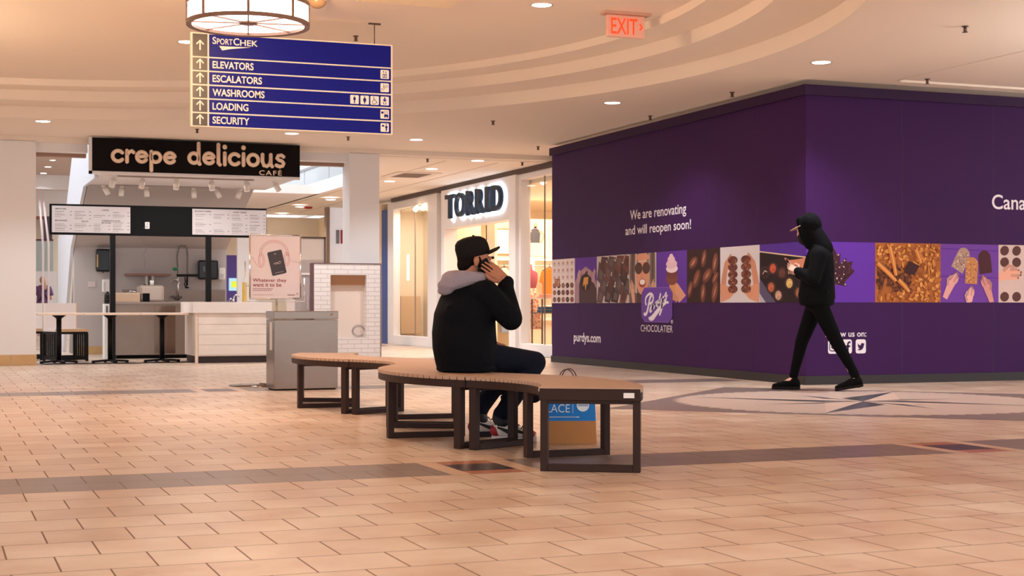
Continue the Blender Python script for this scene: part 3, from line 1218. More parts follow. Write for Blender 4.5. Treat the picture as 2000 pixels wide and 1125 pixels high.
def scr(pts, w):
    q = [((x - 135) * GX, (805 - y) * GY) for x, y in pts]
    m_.stroke(q, [v * GX for v in w] if isinstance(w, list) else w * GX)


def smooth(pts, n=6):
    out = []
    for i in range(len(pts) - 1):
        p0, p1, p2, p3 = pts[max(i - 1, 0)], pts[i], pts[i + 1], pts[min(i + 2, len(pts) - 1)]
        for k_ in range(n):
            t = k_ / n
            out.append(tuple(0.5 * (2 * p1[d] + (p2[d] - p0[d]) * t + (2 * p0[d] - 5 * p1[d] + 4 * p2[d] - p3[d]) * t * t + (3 * p1[d] - p0[d] - 3 * p2[d] + p3[d]) * t ** 3) for d in (0, 1)))
    out.append(tuple(pts[-1]))
    return out


def scs(pts, w): scr(smooth(pts), w)


scs([(235, 465), (218, 400), (235, 310), (290, 250), (340, 245), (372, 280), (378, 350), (350, 415), (300, 440)], 24)
scs([(345, 270), (310, 340), (285, 450), (262, 570), (235, 640), (205, 655), (190, 620)], 30)
scs([(345, 470), (318, 540), (312, 590), (335, 585), (372, 500), (378, 465)], 24)
scs([(385, 455), (360, 540), (352, 575)], 24)
scs([(420, 430), (398, 500), (386, 540)], 24)
scs([(400, 470), (430, 420), (452, 400)], 18)
scs([(500, 370), (470, 390), (448, 450), (462, 490), (492, 450)], 22)
scs([(530, 235), (505, 340), (488, 440), (480, 480)], 24)
scs([(548, 340), (530, 410), (536, 440), (560, 400), (580, 330)], 22)
scs([(585, 290), (562, 420), (548, 540), (520, 630), (500, 655)], 26)
scs([(645, 215), (612, 280), (640, 300), (635, 350), (612, 380), (600, 360)], 20)
scs([(640, 240), (650, 275), (672, 290)], 10)
scs([(685, 425), (650, 410), (590, 450), (520, 520), (440, 620), (370, 710), (320, 735), (285, 720)], [18, 22, 30, 40, 50, 54, 40, 14])
m_.build('lettering', LETT, badge)
text('lettering', 'CHOCOLATIER', FL, (lx(1252), lz(1284, 648.5), lx(1314), lz(1284, 635)), LETT, ho, offset=-0.002)
text('lettering', '®', FL, (lx(1310.5), lz(1312, 632), lx(1315), lz(1312, 624.5)), LETT, ho, offset=0.0)
# three rounded social icons
iz0, iz1 = rz(1660, 690.5), rz(1660, 663)
ih = iz1 - iz0


def rrect(x0, y0, x1, y1, r, n=5):
    p = []
    for cx_, cy_, a in ((x1 - r, y1 - r, 0), (x0 + r, y1 - r, 90), (x0 + r, y0 + r, 180), (x1 - r, y0 + r, 270)):
        p += arc(cx_, cy_, r, a, a + 90, n)
    return p


for name_, p0_ in (('camera', 1617), ('f', 1643.5), ('bird', 1671)):
    x0_ = rx(p0_)
    m_ = MB(FR @ Matrix.Translation((x0_, iz0, 0.0012)))
    s_ = ih
    m_.poly(rrect(0, 0, s_ * .86, s_, s_ * .17), 0)
    m_.mat = 1
    cx_ = s_ * .43
    if name_ == 'camera':
        m_.stroke(rrect(s_ * .13, s_ * .2, s_ * .73, s_ * .8, s_ * .16), s_ * .07, .0008, closed=True)
        m_.stroke(arc(cx_, s_ * .5, s_ * .14, 0, 345, 20), s_ * .07, .0008, closed=True)
    elif name_ == 'f':
        m_.stroke([(s_ * .52, 0), (s_ * .52, s_ * .66), (s_ * .56, s_ * .78), (s_ * .74, s_ * .82)], s_ * .14, .0008)
        m_.stroke([(s_ * .36, s_ * .52), (s_ * .72, s_ * .52)], s_ * .12, .0008)
    else:
        bird = [(.12, .28), (.26, .30), (.33, .34), (.18, .42), (.25, .44), (.14, .55), (.20, .56), (.15, .72), (.30, .60), (.42, .57), (.44, .68), (.53, .75), (.63, .71), (.72, .75), (.68, .66), (.74, .66), (.68, .58), (.66, .44), (.56, .30), (.40, .22), (.24, .22)]
        m_.poly([(x * s_, y * s_) for x, y in bird], .0008)
    m_.build('social_icon', [LETT, PURP], ho)

# ------------------------------------------------------------------ blue directory sign
DY = None
pL, pR = onZ(372, 62, 3.30), None
DYV = 14.15
A_ = onY(372, DYV, 62); B_ = onY(767, DYV, 90); C_ = onY(372, DYV, 246.5)
dw, dh = B_.x - A_.x, A_.z - C_.z
ds = thing('directory_sign', 'long blue hanging directory sign listing elevators, escalators, washrooms, loading and security', 'sign', (A_.x + dw / 2, DYV, C_.z))
FD = frame((A_.x, DYV, C_.z), (1, 0, 0))
CREAM = mat('sign_cream', (250, 234, 214), 0.5)
BLUE = mat('sign_blue', (12, 18, 132), 0.3, spec=0.2)
ARROWG = mat('arrow_panel_grey', (74, 66, 64), 0.3, spec=0.5)
m_ = MB(FD); m_.prism([(0, 0), (dw, 0), (dw, dh), (0, dh)], -0.06, 0.0); m_.build('panel_frame', CREAM, ds, bevel=0.004)
ry0 = [0.012, 0.157, 0.306, 0.453, 0.600, 0.747]            # row bottoms as a share of the height
ry1 = [0.141, 0.291, 0.437, 0.585, 0.732, 0.985]
names = ['SECURITY', 'LOADING', 'WASHROOMS', 'ESCALATORS', 'ELEVATORS', 'SPORTCHEK']
wpx = [70, 68, 99, 94, 78, 87]
ax1, bx_ = dw * 0.080, dw * 0.088
ARW = mat('sign_white', (252, 240, 226), 0.5)
for i_ in range(6):
    y0_, y1_ = ry0[i_] * dh, ry1[i_] * dh
    m_ = MB(FD); m_.prism([(dw * .010, y0_), (ax1, y0_), (ax1, y1_), (dw * .010, y1_)], 0.0, 0.003)
    ap = m_.build('arrow_panel', ARROWG, ds)
    m_ = MB(FD)
    ac, am, s_ = dw * .045, (y0_ + y1_) / 2, dh * .052
    m_.stroke([(ac, am - s_), (ac, am + s_ * .9)], s_ * .30, .0034)
    m_.stroke([(ac - s_ * .72, am + s_ * .15), (ac, am + s_ * .95), (ac + s_ * .72, am + s_ * .15)], s_ * .30, .0036)
    m_.build('arrow', ARW, ap)
    m_ = MB(FD); m_.prism([(bx_, y0_), (dw * .990, y0_), (dw * .990, y1_), (bx_, y1_)], 0.0, 0.003)
    rp = m_.build('row_panel', BLUE, ds)
    tc_ = (y0_ + y1_) / 2
    if i_ < 5:
        text('lettering', names[i_], FD, (dw * .104, tc_ - dh * .039, dw * (.104 + wpx[i_] / 395), tc_ + dh * .039), ARW, rp, offset=0.022, zoff=0.0034)
    else:
        text('lettering', 'S', FD, (dw * .104, dh * .885, dw * .122, dh * .962), ARW, rp, offset=0.014, zoff=0.0034)
        text('lettering', 'PORT', FD, (dw * .125, dh * .885, dw * .200, dh * .948), ARW, rp, offset=0.014, zoff=0.0034)
        text('lettering', 'C', FD, (dw * .204, dh * .885, dw * .232, dh * .962), ARW, rp, offset=0.014, zoff=0.0034)
        text('lettering', 'HEK', FD, (dw * .236, dh * .885, dw * .322, dh * .948), ARW, rp, offset=0.014, zoff=0.0034)
        m_ = MB(FD)
        m_.poly([(dw * .135, dh * .868), (dw * .150, dh * .822), (dw * .190, dh * .842), (dw * .290, dh * .873), (dw * .185, dh * .868)], .0034)
        m_.build('swoosh_mark', ARW, rp)


def picto(cxp, rowi, draw):
    y0_, y1_ = ry0[rowi] * dh, ry1[rowi] * dh
    s_ = (y1_ - y0_) * .74
    if rowi == 4:
        s_ = (ry1[3] - ry0[3]) * dh * .74
    x0_, yy = dw * cxp - s_ / 2, (y0_ + y1_) / 2 - s_ / 2
    m_ = MB(FD @ Matrix.Translation((x0_, yy, 0.0034)))
    m_.poly(rrect(0, 0, s_, s_, s_ * .1), 0, 0)
    m_.mat = 1

    def P_(*a): return [(x * s_, y * s_) for x, y in a]
    draw(m_, s_, P_, .0004)
    m_.build('pictogram', [ARW, BLUE], ds)


def d_lift(m, s, P, z):
    m.poly(P((.25, .1), (.47, .1), (.47, .55), (.25, .55)), z); m.poly(P((.53, .1), (.75, .1), (.75, .55), (.53, .55)), z)
    m.mat = 0
    for x in (.36, .64):
        m.ell(x * s, .46 * s, .04 * s, .04 * s, z * 1.5, n=8); m.poly(P((x - .05, .18), (x + .05, .18), (x + .05, .4), (x - .05, .4)), z * 1.5)
    m.mat = 1
    m.stroke(P((.36, .62), (.36, .85)), .05 * s, z); m.poly(P((.27, .78), (.45, .78), (.36, .92)), z)
    m.stroke(P((.64, .68), (.64, .9)), .05 * s, z); m.poly(P((.55, .74), (.64, .6), (.73, .74)), z)


def d_esc(m, s, P, z):
    m.stroke(P((.1, .2), (.28, .2), (.66, .58), (.88, .58), (.9, .7), (.84, .78), (.66, .78), (.3, .42), (.14, .4), (.1, .3)), .05 * s, z, closed=True)
    m.stroke(P((.4, .52), (.4, .78)), .07 * s, z); m.ell(.4 * s, .86 * s, .05 * s, .05 * s, z, n=8)


def d_man(m, s, P, z):
    m.ell(.5 * s, .86 * s, .07 * s, .07 * s, z, n=10)
    m.poly(P((.36, .76), (.64, .76), (.64, .44), (.58, .44), (.58, .08), (.51, .08), (.51, .4), (.49, .4), (.49, .08), (.42, .08), (.42, .44), (.36, .44)), z)


def d_woman(m, s, P, z):
    m.ell(.5 * s, .86 * s, .07 * s, .07 * s, z, n=10)
    m.poly(P((.4, .76), (.6, .76), (.7, .5), (.64, .46), (.66, .3), (.56, .3), (.56, .08), (.44, .08), (.44, .3), (.34, .3), (.36, .46), (.3, .5)), z)


def d_wheel(m, s, P, z):
    m.ell(.4 * s, .87 * s, .06 * s, .06 * s, z, n=10)
    m.stroke(P((.4, .8), (.43, .48), (.66, .48), (.76, .22), (.84, .25)), .08 * s, z); m.stroke(P((.42, .64), (.62, .64)), .06 * s, z)
    m.stroke([(x, y) for x, y in arc(.44 * s, .32 * s, .22 * s, 120, 340, 16)], .06 * s, z)


def d_baby(m, s, P, z):
    m.ell(.5 * s, .82 * s, .09 * s, .09 * s, z, n=10)
    m.poly(P((.3, .5), (.42, .68), (.58, .68), (.7, .5), (.74, .56), (.62, .74), (.38, .74), (.26, .56)), z)
    m.poly(P((.36, .44), (.64, .44), (.6, .66), (.4, .66)), z)
    m.stroke(P((.4, .36), (.34, .24), (.44, .12)), .08 * s, z); m.stroke(P((.6, .36), (.66, .24), (.56, .12)), .08 * s, z)


def d_fork(m, s, P, z):
    m.poly(P((.1, .56), (.36, .56), (.36, .8), (.1, .8)), z); m.stroke(P((.46, .9), (.46, .3), (.3, .3)), .04 * s, z)
    m.poly(P((.46, .24), (.9, .24), (.9, .46), (.56, .5), (.46, .42)), z); m.stroke(P((.62, .46), (.64, .84), (.78, .84), (.88, .46)), .04 * s, z)
    for x in (.54, .82):
        m.ell(x * s, .2 * s, .09 * s, .09 * s, z, n=10)


def d_guard(m, s, P, z):
    m.poly(P((.16, .6), (.44, .6), (.44, .8), (.16, .8)), z)
    m.ell(.7 * s, .8 * s, .06 * s, .06 * s, z, n=10); m.poly(P((.6, .86), (.8, .86), (.76, .92), (.64, .92)), z)
    m.poly(P((.56, .7), (.84, .7), (.84, .44), (.78, .44), (.78, .1), (.62, .1), (.62, .44), (.56, .44)), z)


for args in ((.958, 4, d_lift), (.958, 3, d_esc), (.958, 2, d_baby), (.906, 2, d_wheel), (.855, 2, d_woman), (.803, 2, d_man), (.958, 1, d_fork), (.958, 0, d_guard)):
    picto(*args)
for xr in (.91, .09):
    m_ = MB()
    px_ = A_.x + dw * xr
    m_.cyl((px_, DYV + .03, A_.z), (px_, DYV + .03, HC + .36), .005, n=8)
    m_.box(px_ - .06, DYV + .015, HC + .345, px_ + .06, DYV + .045, HC + .36)
    m_.cyl((px_, DYV + .03, A_.z + .2), (px_, DYV + .03, A_.z + .28), .012, n=8)
    m_.build('hanging_rod', mat('rod_grey', (90, 74, 66), 0.4, 0.6), ds)

# ------------------------------------------------------------------ drum pendant light
cl = onZ(485, 48.5, 3.0)
dr = thing('pendant_light', 'large glowing white drum pendant light in front of the blue directory sign', 'pendant light', (cl.x, cl.y, 3.0))
CRIM = mat('drum_rim', (128, 100, 88), 0.4, 0.6)
R0 = 0.468
m_ = MB()
m_.lathe([(R0 - .012, .012), (R0 - .012, .165), (R0 - .014, .165), (R0 - .014, .012)], (cl.x, cl.y, 3.0), 64, cap=False)
m_.build('shade', mat('drum_glow', (255, 244, 236), 0.5, emit=2.6), dr)
m_ = MB(); m_.lathe([(0.001, .030), (R0 - .02, .030)], (cl.x, cl.y, 3.0), 48, cap=False)
m_.build('diffuser', mat('drum_diffuser', (255, 246, 240), 0.5, emit=3.2), dr)
for z_ in (0.0, 0.155):
    m_ = MB(); m_.lathe([(R0 - .04, z_ - .008), (R0, z_ - .014), (R0, z_ + .016), (R0 - .035, z_ + .016), (R0 - .04, z_ - .008)], (cl.x, cl.y, 3.0), 64, cap=False, smooth=False)
    m_.build('rim_ring', CRIM, dr)
for j in range(8):
    q = radians(-101.2 + 45 * j)
    m_ = MB()
    m_.bar((cl.x + .05 * cos(q), cl.y + .05 * sin(q), 3.012), (cl.x + (R0 - .02) * cos(q), cl.y + (R0 - .02) * sin(q), 3.012), .010, .010)
    m_.build('spoke', CRIM, dr)
    m_ = MB()
    m_.bar((cl.x + (R0 - .004) * cos(q), cl.y + (R0 - .004) * sin(q), 3.0), (cl.x + (R0 - .004) * cos(q), cl.y + (R0 - .004) * sin(q), 3.17), .020, .010, up=(cos(q), sin(q), 0))
    m_.build('rib', CRIM, dr)
m_ = MB(); m_.cyl((cl.x, cl.y, 3.004), (cl.x, cl.y, 3.02), .065, n=24); m_.build('hub', CRIM, dr)
m_ = MB(); m_.cyl((cl.x, cl.y, 3.02), (cl.x, cl.y, HC + .36), .018, n=12); m_.build('stem', CRIM, dr)
lamp('pendant_bulb', 'POINT', (cl.x, cl.y, 3.27), 190, (1.0, 0.66, 0.36), 0.25)
lamp('pendant_bulb_low', 'SPOT', (cl.x, cl.y, 2.98), 150, (1.0, 0.78, 0.58), 0.3, spot=150)

# ------------------------------------------------------------------ exit sign
e0 = onZ(1188, 28, HC + .36)
ez = onZ(1225, 24, HC + .36)
EYV = ez.y
ea, eb, ec = onY(1187.5, EYV, 29), onY(1259, EYV, 29), onY(1187.5, EYV, 68)
ew, eh = eb.x - ea.x, 0.205
ex = thing('exit_sign', 'red lit exit sign hung from the recessed ceiling', 'exit sign', (ea.x + ew / 2, EYV, HC + .36 - .03 - eh))
FE = frame((ea.x, EYV, HC + .36 - .03 - eh), (1, 0, 0))
m_ = MB(FE); m_.prism([(0, 0), (ew, 0), (ew, eh), (0, eh)], -0.05, 0.0)
m_.build('housing', mat('exit_housing', (226, 176, 156), 0.5, emit=0.12, emit_rgb=(255, 140, 110)), ex, bevel=0.004)
m_ = MB(FE); m_.prism([(-.11 * ew, eh + .004), (1.14 * ew, eh + .004), (1.14 * ew, eh + .03), (-.11 * ew, eh + .03)], -.09, .04)
m_.build('canopy_plate', mat('exit_plate', (214, 170, 150), 0.5), ex)
RED = mat('exit_red', (255, 60, 28), 0.5, emit=1.1)
text('lettering', 'EXIT', FE, (.08 * ew, .12 * eh, .80 * ew, .86 * eh), RED, ex, offset=0.012)
m_ = MB(FE); m_.stroke([(.86 * ew, .36 * eh), (.93 * ew, .5 * eh), (.86 * ew, .64 * eh)], .05 * ew, .002); m_.build('chevron', RED, ex)

# ------------------------------------------------------------------ recessed downlights, sprinklers, dome camera, vents
TRIM = mat('downlight_trim', (206, 184, 170), 0.4, 0.3)
GRPD = 'recessed downlights'


def downlight(px, py, z, label, r=0.082, power=55, col=NEUT):
    p = onZ(px, py, z)
    t = thing('downlight', label, 'downlight', (p.x, p.y, z), GRPD)
    m = MB(); m.lathe([(r, -.001), (r + .012, -.004), (r + .016, -.001), (r + .016, 0)], p, 32, cap=False); m.build('trim_ring', TRIM, t)
    m = MB(); m.lathe([(.001, -.003), (r * .7, -.003), (r, -.001)], p, 32, cap=False); m.build('lens', LENS, t)
    if power:
        lamp('downlight_beam', 'SPOT', (p.x, p.y, z - .03), power, col, r, spot=125)
    return t


DL = [(1058, 10, HC + .36, 'round recessed downlight left of the red exit sign'),
      (1604, 122, HC, 'round recessed downlight above the corner of the purple hoarding'),
      (1196, 201, HC, 'round recessed downlight above the left face of the purple hoarding'),
      (813, 273, HC, 'round recessed downlight right of the blue directory sign'),
      (570, 261, HC, 'round recessed downlight just under the blue directory sign'),
      (84, 237, HC, 'round recessed downlight above the left white column'),
      (366, 82, HC + .36, 'round recessed downlight half hidden behind the left end of the directory sign')]
for px_, py_, z_, lb in DL:
    downlight(px_, py_, z_, lb, 0.092, 190 if px_ in (1604, 1058) else 110)
for px_, py_, lb in ((933, 314, 'round recessed downlight in the corridor, nearest the hall'), (843, 330, 'round recessed downlight in the corridor beside the air vent'), (761, 354, 'round recessed downlight in the corridor, farthest from the hall')):
    downlight(px_, py_, 3.165, lb, 0.10, 90, NEUT)
for px_, py_, lb in ((646, 390, 'small downlight beyond the balustrade, nearest the column'), (586, 404, 'small downlight beyond the balustrade, beside the red ceiling fitting'), (551, 420, 'small downlight beyond the balustrade, deepest of the three')):
    p_ = onZ(px_, py_, 3.118)
    downlight(px_, py_, 3.118, lb, 0.105, 90)
for px_, py_, lb in ((103, 313, 'far downlight behind the left column gap, highest in the row'), (93.5, 326, 'far downlight behind the left column gap, second from top of the row'), (85, 338.5, 'far downlight behind the left column gap, just above the white ceiling edge'),
                     (78, 350, 'far downlight behind the left column gap, just below the white ceiling edge'), (71, 361, 'far downlight behind the left column gap, lowest beside the column'), (134, 362, 'far downlight left of the escalator side panel')):
    downlight(px_, py_, 3.998, lb, 0.07 if px_ < 100 else 0.06, 60)
m_ = MB()
p_ = onZ(602, 404, 3.118)
m_.lathe([(.001, -.05), (.09, -.04), (.1, 0)], p_, 20, cap=False)
tag(m_.build('ceiling_fitting', mat('red_fitting', (170, 40, 40), 0.5)), 'small red round ceiling fitting beyond the balustrade', 'ceiling fitting')

SPR = mat('sprinkler_metal', (110, 86, 74), 0.4, 0.7)


def sprinkler(px, py, z, label):
    p = onZ(px, py, z)
    m = MB(); m.lathe([(.03, -.006), (.03, 0)], p, 14)
    t = tag(m.build('sprinkler_head', SPR), label, 'sprinkler', 'sprinkler heads')
    m = MB()
    m.cyl(p - Vector((0, 0, .05)), p, .010, n=8)
    m.bar(p - Vector((.014, 0, .045)), p - Vector((.014, 0, .01)), .005, .005)
    m.bar(p - Vector((-.014, 0, .045)), p - Vector((-.014, 0, .01)), .005, .005)
    m.cyl(p - Vector((0, 0, .054)), p - Vector((0, 0, .05)), .024, n=12)
    m.build('deflector', SPR, t)


for px_, py_, z_, lb in ((1885, 51, HC, 'sprinkler at top right above the purple hoarding'), (1430, 180, HC, 'sprinkler just above the purple hoarding top edge'), (1270, 226, HC, 'sprinkler between the right downlights over the hoarding'), (963, 236, HC, 'sprinkler right of the directory sign, in open ceiling'),
                         (1051, 286, HC, 'sprinkler beside the far end of the hoarding'), (695, 70, HC + .36, 'sprinkler above the directory sign, left of its hanging rod'), (385, 252, HC, 'sprinkler under the left end of the directory sign'), (680, 267, HC, 'sprinkler under the right end of the directory sign'),
                         (835, 310, 3.165, 'sprinkler in the corridor ceiling above the vent'), (1020, 317, 3.165, 'sprinkler in the corridor ceiling near the hoarding'), (1811, 154, HC - .0, 'sprinkler over the right face of the hoarding')):
    sprinkler(px_, py_, z_, lb)
dc = onZ(620, -4, HC + .36)
t_ = thing('dome_camera', 'round beige dome camera beside the drum pendant light', 'security camera', (dc.x, dc.y, HC + .36))
m_ = MB(); m_.lathe([(.085, -.03), (.09, 0)], dc, 28); m_.build('base', mat('dome_base', (214, 180, 150), 0.5), t_)
m_ = MB(); m_.sph((dc.x, dc.y, dc.z - .03), (.08, .08, .065), 24, 12); m_.build('dome', mat('dome_shell', (176, 140, 104), 0.15, spec=0.6), t_)
v_ = onZ(858, 4, HC + .36)
m_ = MB()
m_.box(v_.x - .75, v_.y - .62, HC + .33, v_.x + .12, v_.y + .10, HC + .36)
m_.box(v_.x - .70, v_.y - .57, HC + .325, v_.x + .07, v_.y + .05, HC + .331)
tag(m_.build('ceiling_vent', mat('vent_cream', (248, 226, 196), 0.6)), 'flat cream ceiling vent at the top edge beside the pendant light', 'vent')
v_ = onZ(803, 341, 3.165)
m_ = MB(); m_.box(v_.x - .4, v_.y - .55, 3.15, v_.x + .4, v_.y + .55, 3.165)
t_ = tag(m_.build('ceiling_vent', mat('vent_white', (232, 214, 198), 0.6)), 'square ceiling vent in the corridor between downlights', 'vent')
m_ = MB(); m_.box(v_.x - .25, v_.y - .4, 3.145, v_.x + .25, v_.y + .4, 3.151); m_.build('slot', mat('vent_dark', (120, 96, 82), 0.7), t_)

# ------------------------------------------------------------------ cafe sign
SX0, SX1, SZB, SZT = 2.13, 5.14, 2.745, 3.235
ks = thing('cafe_sign', 'long black cafe fascia sign with rounded tan lettering', 'sign', (3.63, 22.0, SZB))
m_ = MB(); m_.box(SX0 + .012, 21.98, SZB + .012, SX1 - .004, 22.05, SZT - .005); m_.build('fascia_board', mat('sign_black', (22, 17, 17), 0.7, spec=0.1), ks)
m_ = MB()
m_.box(SX0 - .03, 21.99, SZB - .028, SX1, 22.06, SZB + .012)
m_.box(SX0 - .03, 21.99, SZB - .028, SX0 + .012, 22.06, SZT)
m_.build('frame_edge', WALLW, ks)
FK = frame((SX0, 21.978, 0), (1, 0, 0))


def kx(px): return onY(px, 21.98).x - SX0


def kz(px, py): return onY(px, 21.98, py).z


TANL = mat('letter_tan', (252, 222, 196), 0.5)
# letter strokes in units of the x-height; drawn as round tubes standing on the board
GL = {
    'c': ([arc(.48, .5, .42, 40, 320, 14)], .95),
    'r': ([[(.12, .95), (.12, .06)], [(.12, .6), (.28, .86), (.5, .94), (.62, .84)]], .72),
    'e': ([[(.1, .5), (.84, .56)] + arc(.47, .5, .40, 10, 325, 16)], .98),
    'p': ([[(.12, .95), (.12, -.55)], arc(.46, .5, .38, 180, -180, 18)], 1.0),
    'd': ([[(.84, 1.62), (.84, .10), (.92, .04)], arc(.46, .48, .38, 0, 360, 18)], 1.08),
    'l': ([[(.14, 1.6), (.14, .16), (.26, .04)]], .46),
    'i': ([[(.14, .95), (.14, .06)], [(.14, 1.42), (.14, 1.44)]], .42),
    'o': ([arc(.46, .5, .42, 0, 360, 20)], 1.02),
    'u': ([[(.1, .95), (.1, .4), (.22, .1), (.45, .04), (.68, .18), (.76, .4)], [(.78, .95), (.78, .2), (.9, .04)]], 1.04),
    's': ([[(.68, .84), (.5, .95), (.22, .9), (.14, .7), (.3, .56), (.56, .48), (.7, .3), (.6, .1), (.36, .04), (.1, .14)]], .86),
}


def rounded_word(word, px0, px1, base_l, base_r, xh_px):
    tot = sum(GL[ch][1] for ch in word)
    x0, x1 = kx(px0), kx(px1)
    wd = (x1 - x0) / (tot - .1)
    zl = kz(px0, base_l)
    zr = kz(px1, base_r)
    xh = xh_px * 21.8 / FPX
    cur = 0.0
    for ch in word:
        ss, adv = GL[ch]
        m = MB(FK)
        for st in ss:
            pts = [(x0 + (cur + px_ * .90 + .04) * wd, zl + (zr - zl) * ((cur + px_) / tot) + py_ * xh, .014) for px_, py_ in st]
            r = .156 * xh
            if ch == 'i' and len(st) == 2 and st[0][1] > 1.2:
                r = .19 * xh
            m.tube(pts, r, 10, flat=.75, nrm=(0, 0, 1))
            for p in (pts[0], pts[-1]):
                m.sph(p, (r, r, r * .75), 12, 8)
            for p in pts[1:-1]:
                if len(pts) < 8:
                    m.sph(p, (r, r, r * .75), 12, 8)
        m.build('letter', TANL, ks)
        cur += adv


rounded_word('crepe', 217, 343, 316.5, 321.0, 24)
rounded_word('delicious', 366, 556, 320.5, 327.0, 25)
text('lettering', 'CAFÉ', FK, (kx(506), kz(530, 342.5), kx(550), kz(530, 331)), TANL, ks, offset=.012, spacing=1.25, extrude=.004)

# track lights under the soffit
TRK = mat('track_grey', (168, 152, 146), 0.5)
SPOTW = mat('spot_white', (238, 226, 216), 0.45)
lt = []
for i_, (x0_, x1_, y_, lb) in enumerate(((2.55, 4.55, 22.5, 'lighting track on the cafe soffit just behind the sign'), (2.62, 4.35, 24.2, 'grey lighting track along the back of the cafe soffit'))):
    m_ = MB(); m_.box(x0_, y_ - .018, SZB - .022, x1_, y_ + .018, SZB)
    tag(m_.build('lighting_track', TRK), lb, 'lighting track')


def spot(px, py, Y, tilt, label):
    p = onY(px, Y, py)
    t = thing('track_spotlight', label, 'spotlight', (p.x, Y, SZB - .02), 'track spotlights under the cafe soffit')
    top = Vector((p.x, Y, SZB - .022))
    d = Vector((sin(tilt) * .9, -.25, -cos(tilt))).normalized()
    m = MB(); m.box(p.x - .03, Y - .012, SZB - .05, p.x + .03, Y + .012, SZB - .022); m.build('adapter', SPOTW, t)
    m = MB(); m.cyl(top + Vector((0, 0, -.02)), top + d * .05, .01, n=8); m.build('stem', SPOTW, t)
    m = MB(); m.cyl(top + d * .045, top + d * .165, .042, .042, n=18); m.build('lamp_head', SPOTW, t)


for px_, tl, lb in ((224, -.35, 'white track spotlight, leftmost of the front row under the cafe sign'), (279, -.2, 'white track spotlight, second from left of the front row'), (345, -.12, 'white track spotlight, third from left of the front row'),
                    (413, 0.02, 'white track spotlight hanging straight, fourth of the front row'), (481, .05, 'white track spotlight, fifth of the front row'), (535, .5, 'white track spotlight tilted outward at the right end of the sign')):
    spot(px_, 350, 22.5, tl, lb)
for px_, tl, lb in ((202, .5, 'greyish spotlight on the rear track, leftmost'), (238, -.1, 'greyish spotlight on the rear track, second from left'), (286, .02, 'greyish spotlight on the rear track, third from left'), (378, .02, 'greyish spotlight on the rear track, above the right menu panel'), (420, .5, 'greyish spotlight on the rear track, tilted beside the last one'), (470, -.4, 'greyish spotlight on the rear track, rightmost')):
    spot(px_, 370, 24.2, tl, lb)
lamp('cafe_spots', 'AREA', (3.6, 22.9, 2.66), 30, WARM, 1.6, size_y=.6)

# ------------------------------------------------------------------ menu board on two posts
MY = 24.07
MX0, MX1, MZ0, MZ1 = 1.71, 5.07, 1.936, 2.41
mb = thing('menu_board', 'long black overhead menu board with two pale menu panels on black posts', 'menu board', (3.39, MY, 0))
m_ = MB(); m_.box(MX0, MY - .03, MZ0, MX1, MY + .03, MZ1); m_.build('board', BLACK, mb, bevel=.004)
MENUP = mat('menu_paper', (214, 202, 200), 0.6, spec=.1)
INK = mat('menu_ink', (96, 80, 80), 0.7)
FM = frame((0, MY - .031, 0), (1, 0, 0))


def mx(px): return onY(px, MY).x


def mzz(px, py): return onY(px, MY, py).z


def sheet(px0, px1, heads, seed):
    x0, x1, z0, z1 = mx(px0), mx(px1), MZ0 + .035, MZ1 - .03
    m = MB(FM); m.prism([(x0, z0), (x1, z0), (x1, z1), (x0, z1)], 0, .006)
    p = m.build('menu_panel', MENUP, mb)
    for body, hx, hz, hw in heads:
        a, b = x0 + (x1 - x0) * hx, z0 + (z1 - z0) * hz
        text('lettering', body, FM, (a, b, a + (x1 - x0) * hw, b + .022), mat('menu_heading', (62, 48, 48), 0.6), p, offset=.02, zoff=.0065)
    r = random.Random(seed)
    m = MB(FM)
    for col in range(4):
        cx0 = x0 + (x1 - x0) * (.04 + .245 * col)
        cw = (x1 - x0) * .21
        for row in range(12):
            zz = z0 + (z1 - z0) * (.78 - .065 * row)
            if any(abs((zz - z0) / (z1 - z0) - h[2] - .03) < .06 and cx0 < x0 + (x1 - x0) * (h[1] + h[3]) and cx0 + cw > x0 + (x1 - x0) * h[1] for h in heads):
                continue
            if r.random() < .16:
                continue
            l = cw * r.uniform(.35, .72)
            th = .0075 if row % 2 == 0 else .0045
            xx = cx0
            while xx < cx0 + l:
                ww = r.uniform(.012, .04)
                m.rect(xx, zz, min(xx + ww, cx0 + l), zz + th, .0065)
                xx += ww + .006
            if row % 2 == 0:
                m.rect(cx0 + cw * .88, zz, cx0 + cw, zz + th, .0065)
    m.build('price_lines', INK, p)


sheet(101, 254, [('SMOOTHIES', .04, .86, .14), ('COFFEE', .63, .84, .09), ('MILKSHAKES', .04, .42, .15), ('GELATO', .37, .40, .09), ('CHEESECAKE SLICE', .63, .44, .24), ('BROWNIES', .63, .36, .12)], 3)
sheet(375, 519, [('SAVOURY CREPES', .03, .88, .22), ('SWEET CREPES', .55, .87, .18)], 8)
for px_ in (219.8, 407):
    m_ = MB(); x_ = mx(px_); m_.box(x_ - .042, MY - .042, 0, x_ + .042, MY + .042, MZ0); m_.build('post', BLACKM, mb, bevel=.003)
m_ = MB(FM); x_, z_ = mx(287), mzz(287, 440.5); m_.prism(rrect(x_ - .034, z_ - .052, x_ + .034, z_ + .052, .008), 0, .008); ol = m_.build('wall_outlet', WHITE, mb)
m_ = MB(FM)
for dz in (-.022, .022):
    m_.prism(rrect(x_ - .016, z_ + dz - .014, x_ + .016, z_ + dz + .014, .006), .008, .0095)
m_.build('socket', mat('socket_grey', (190, 180, 176), 0.5), ol)
m_ = MB()
zz_ = mzz(282, 445)
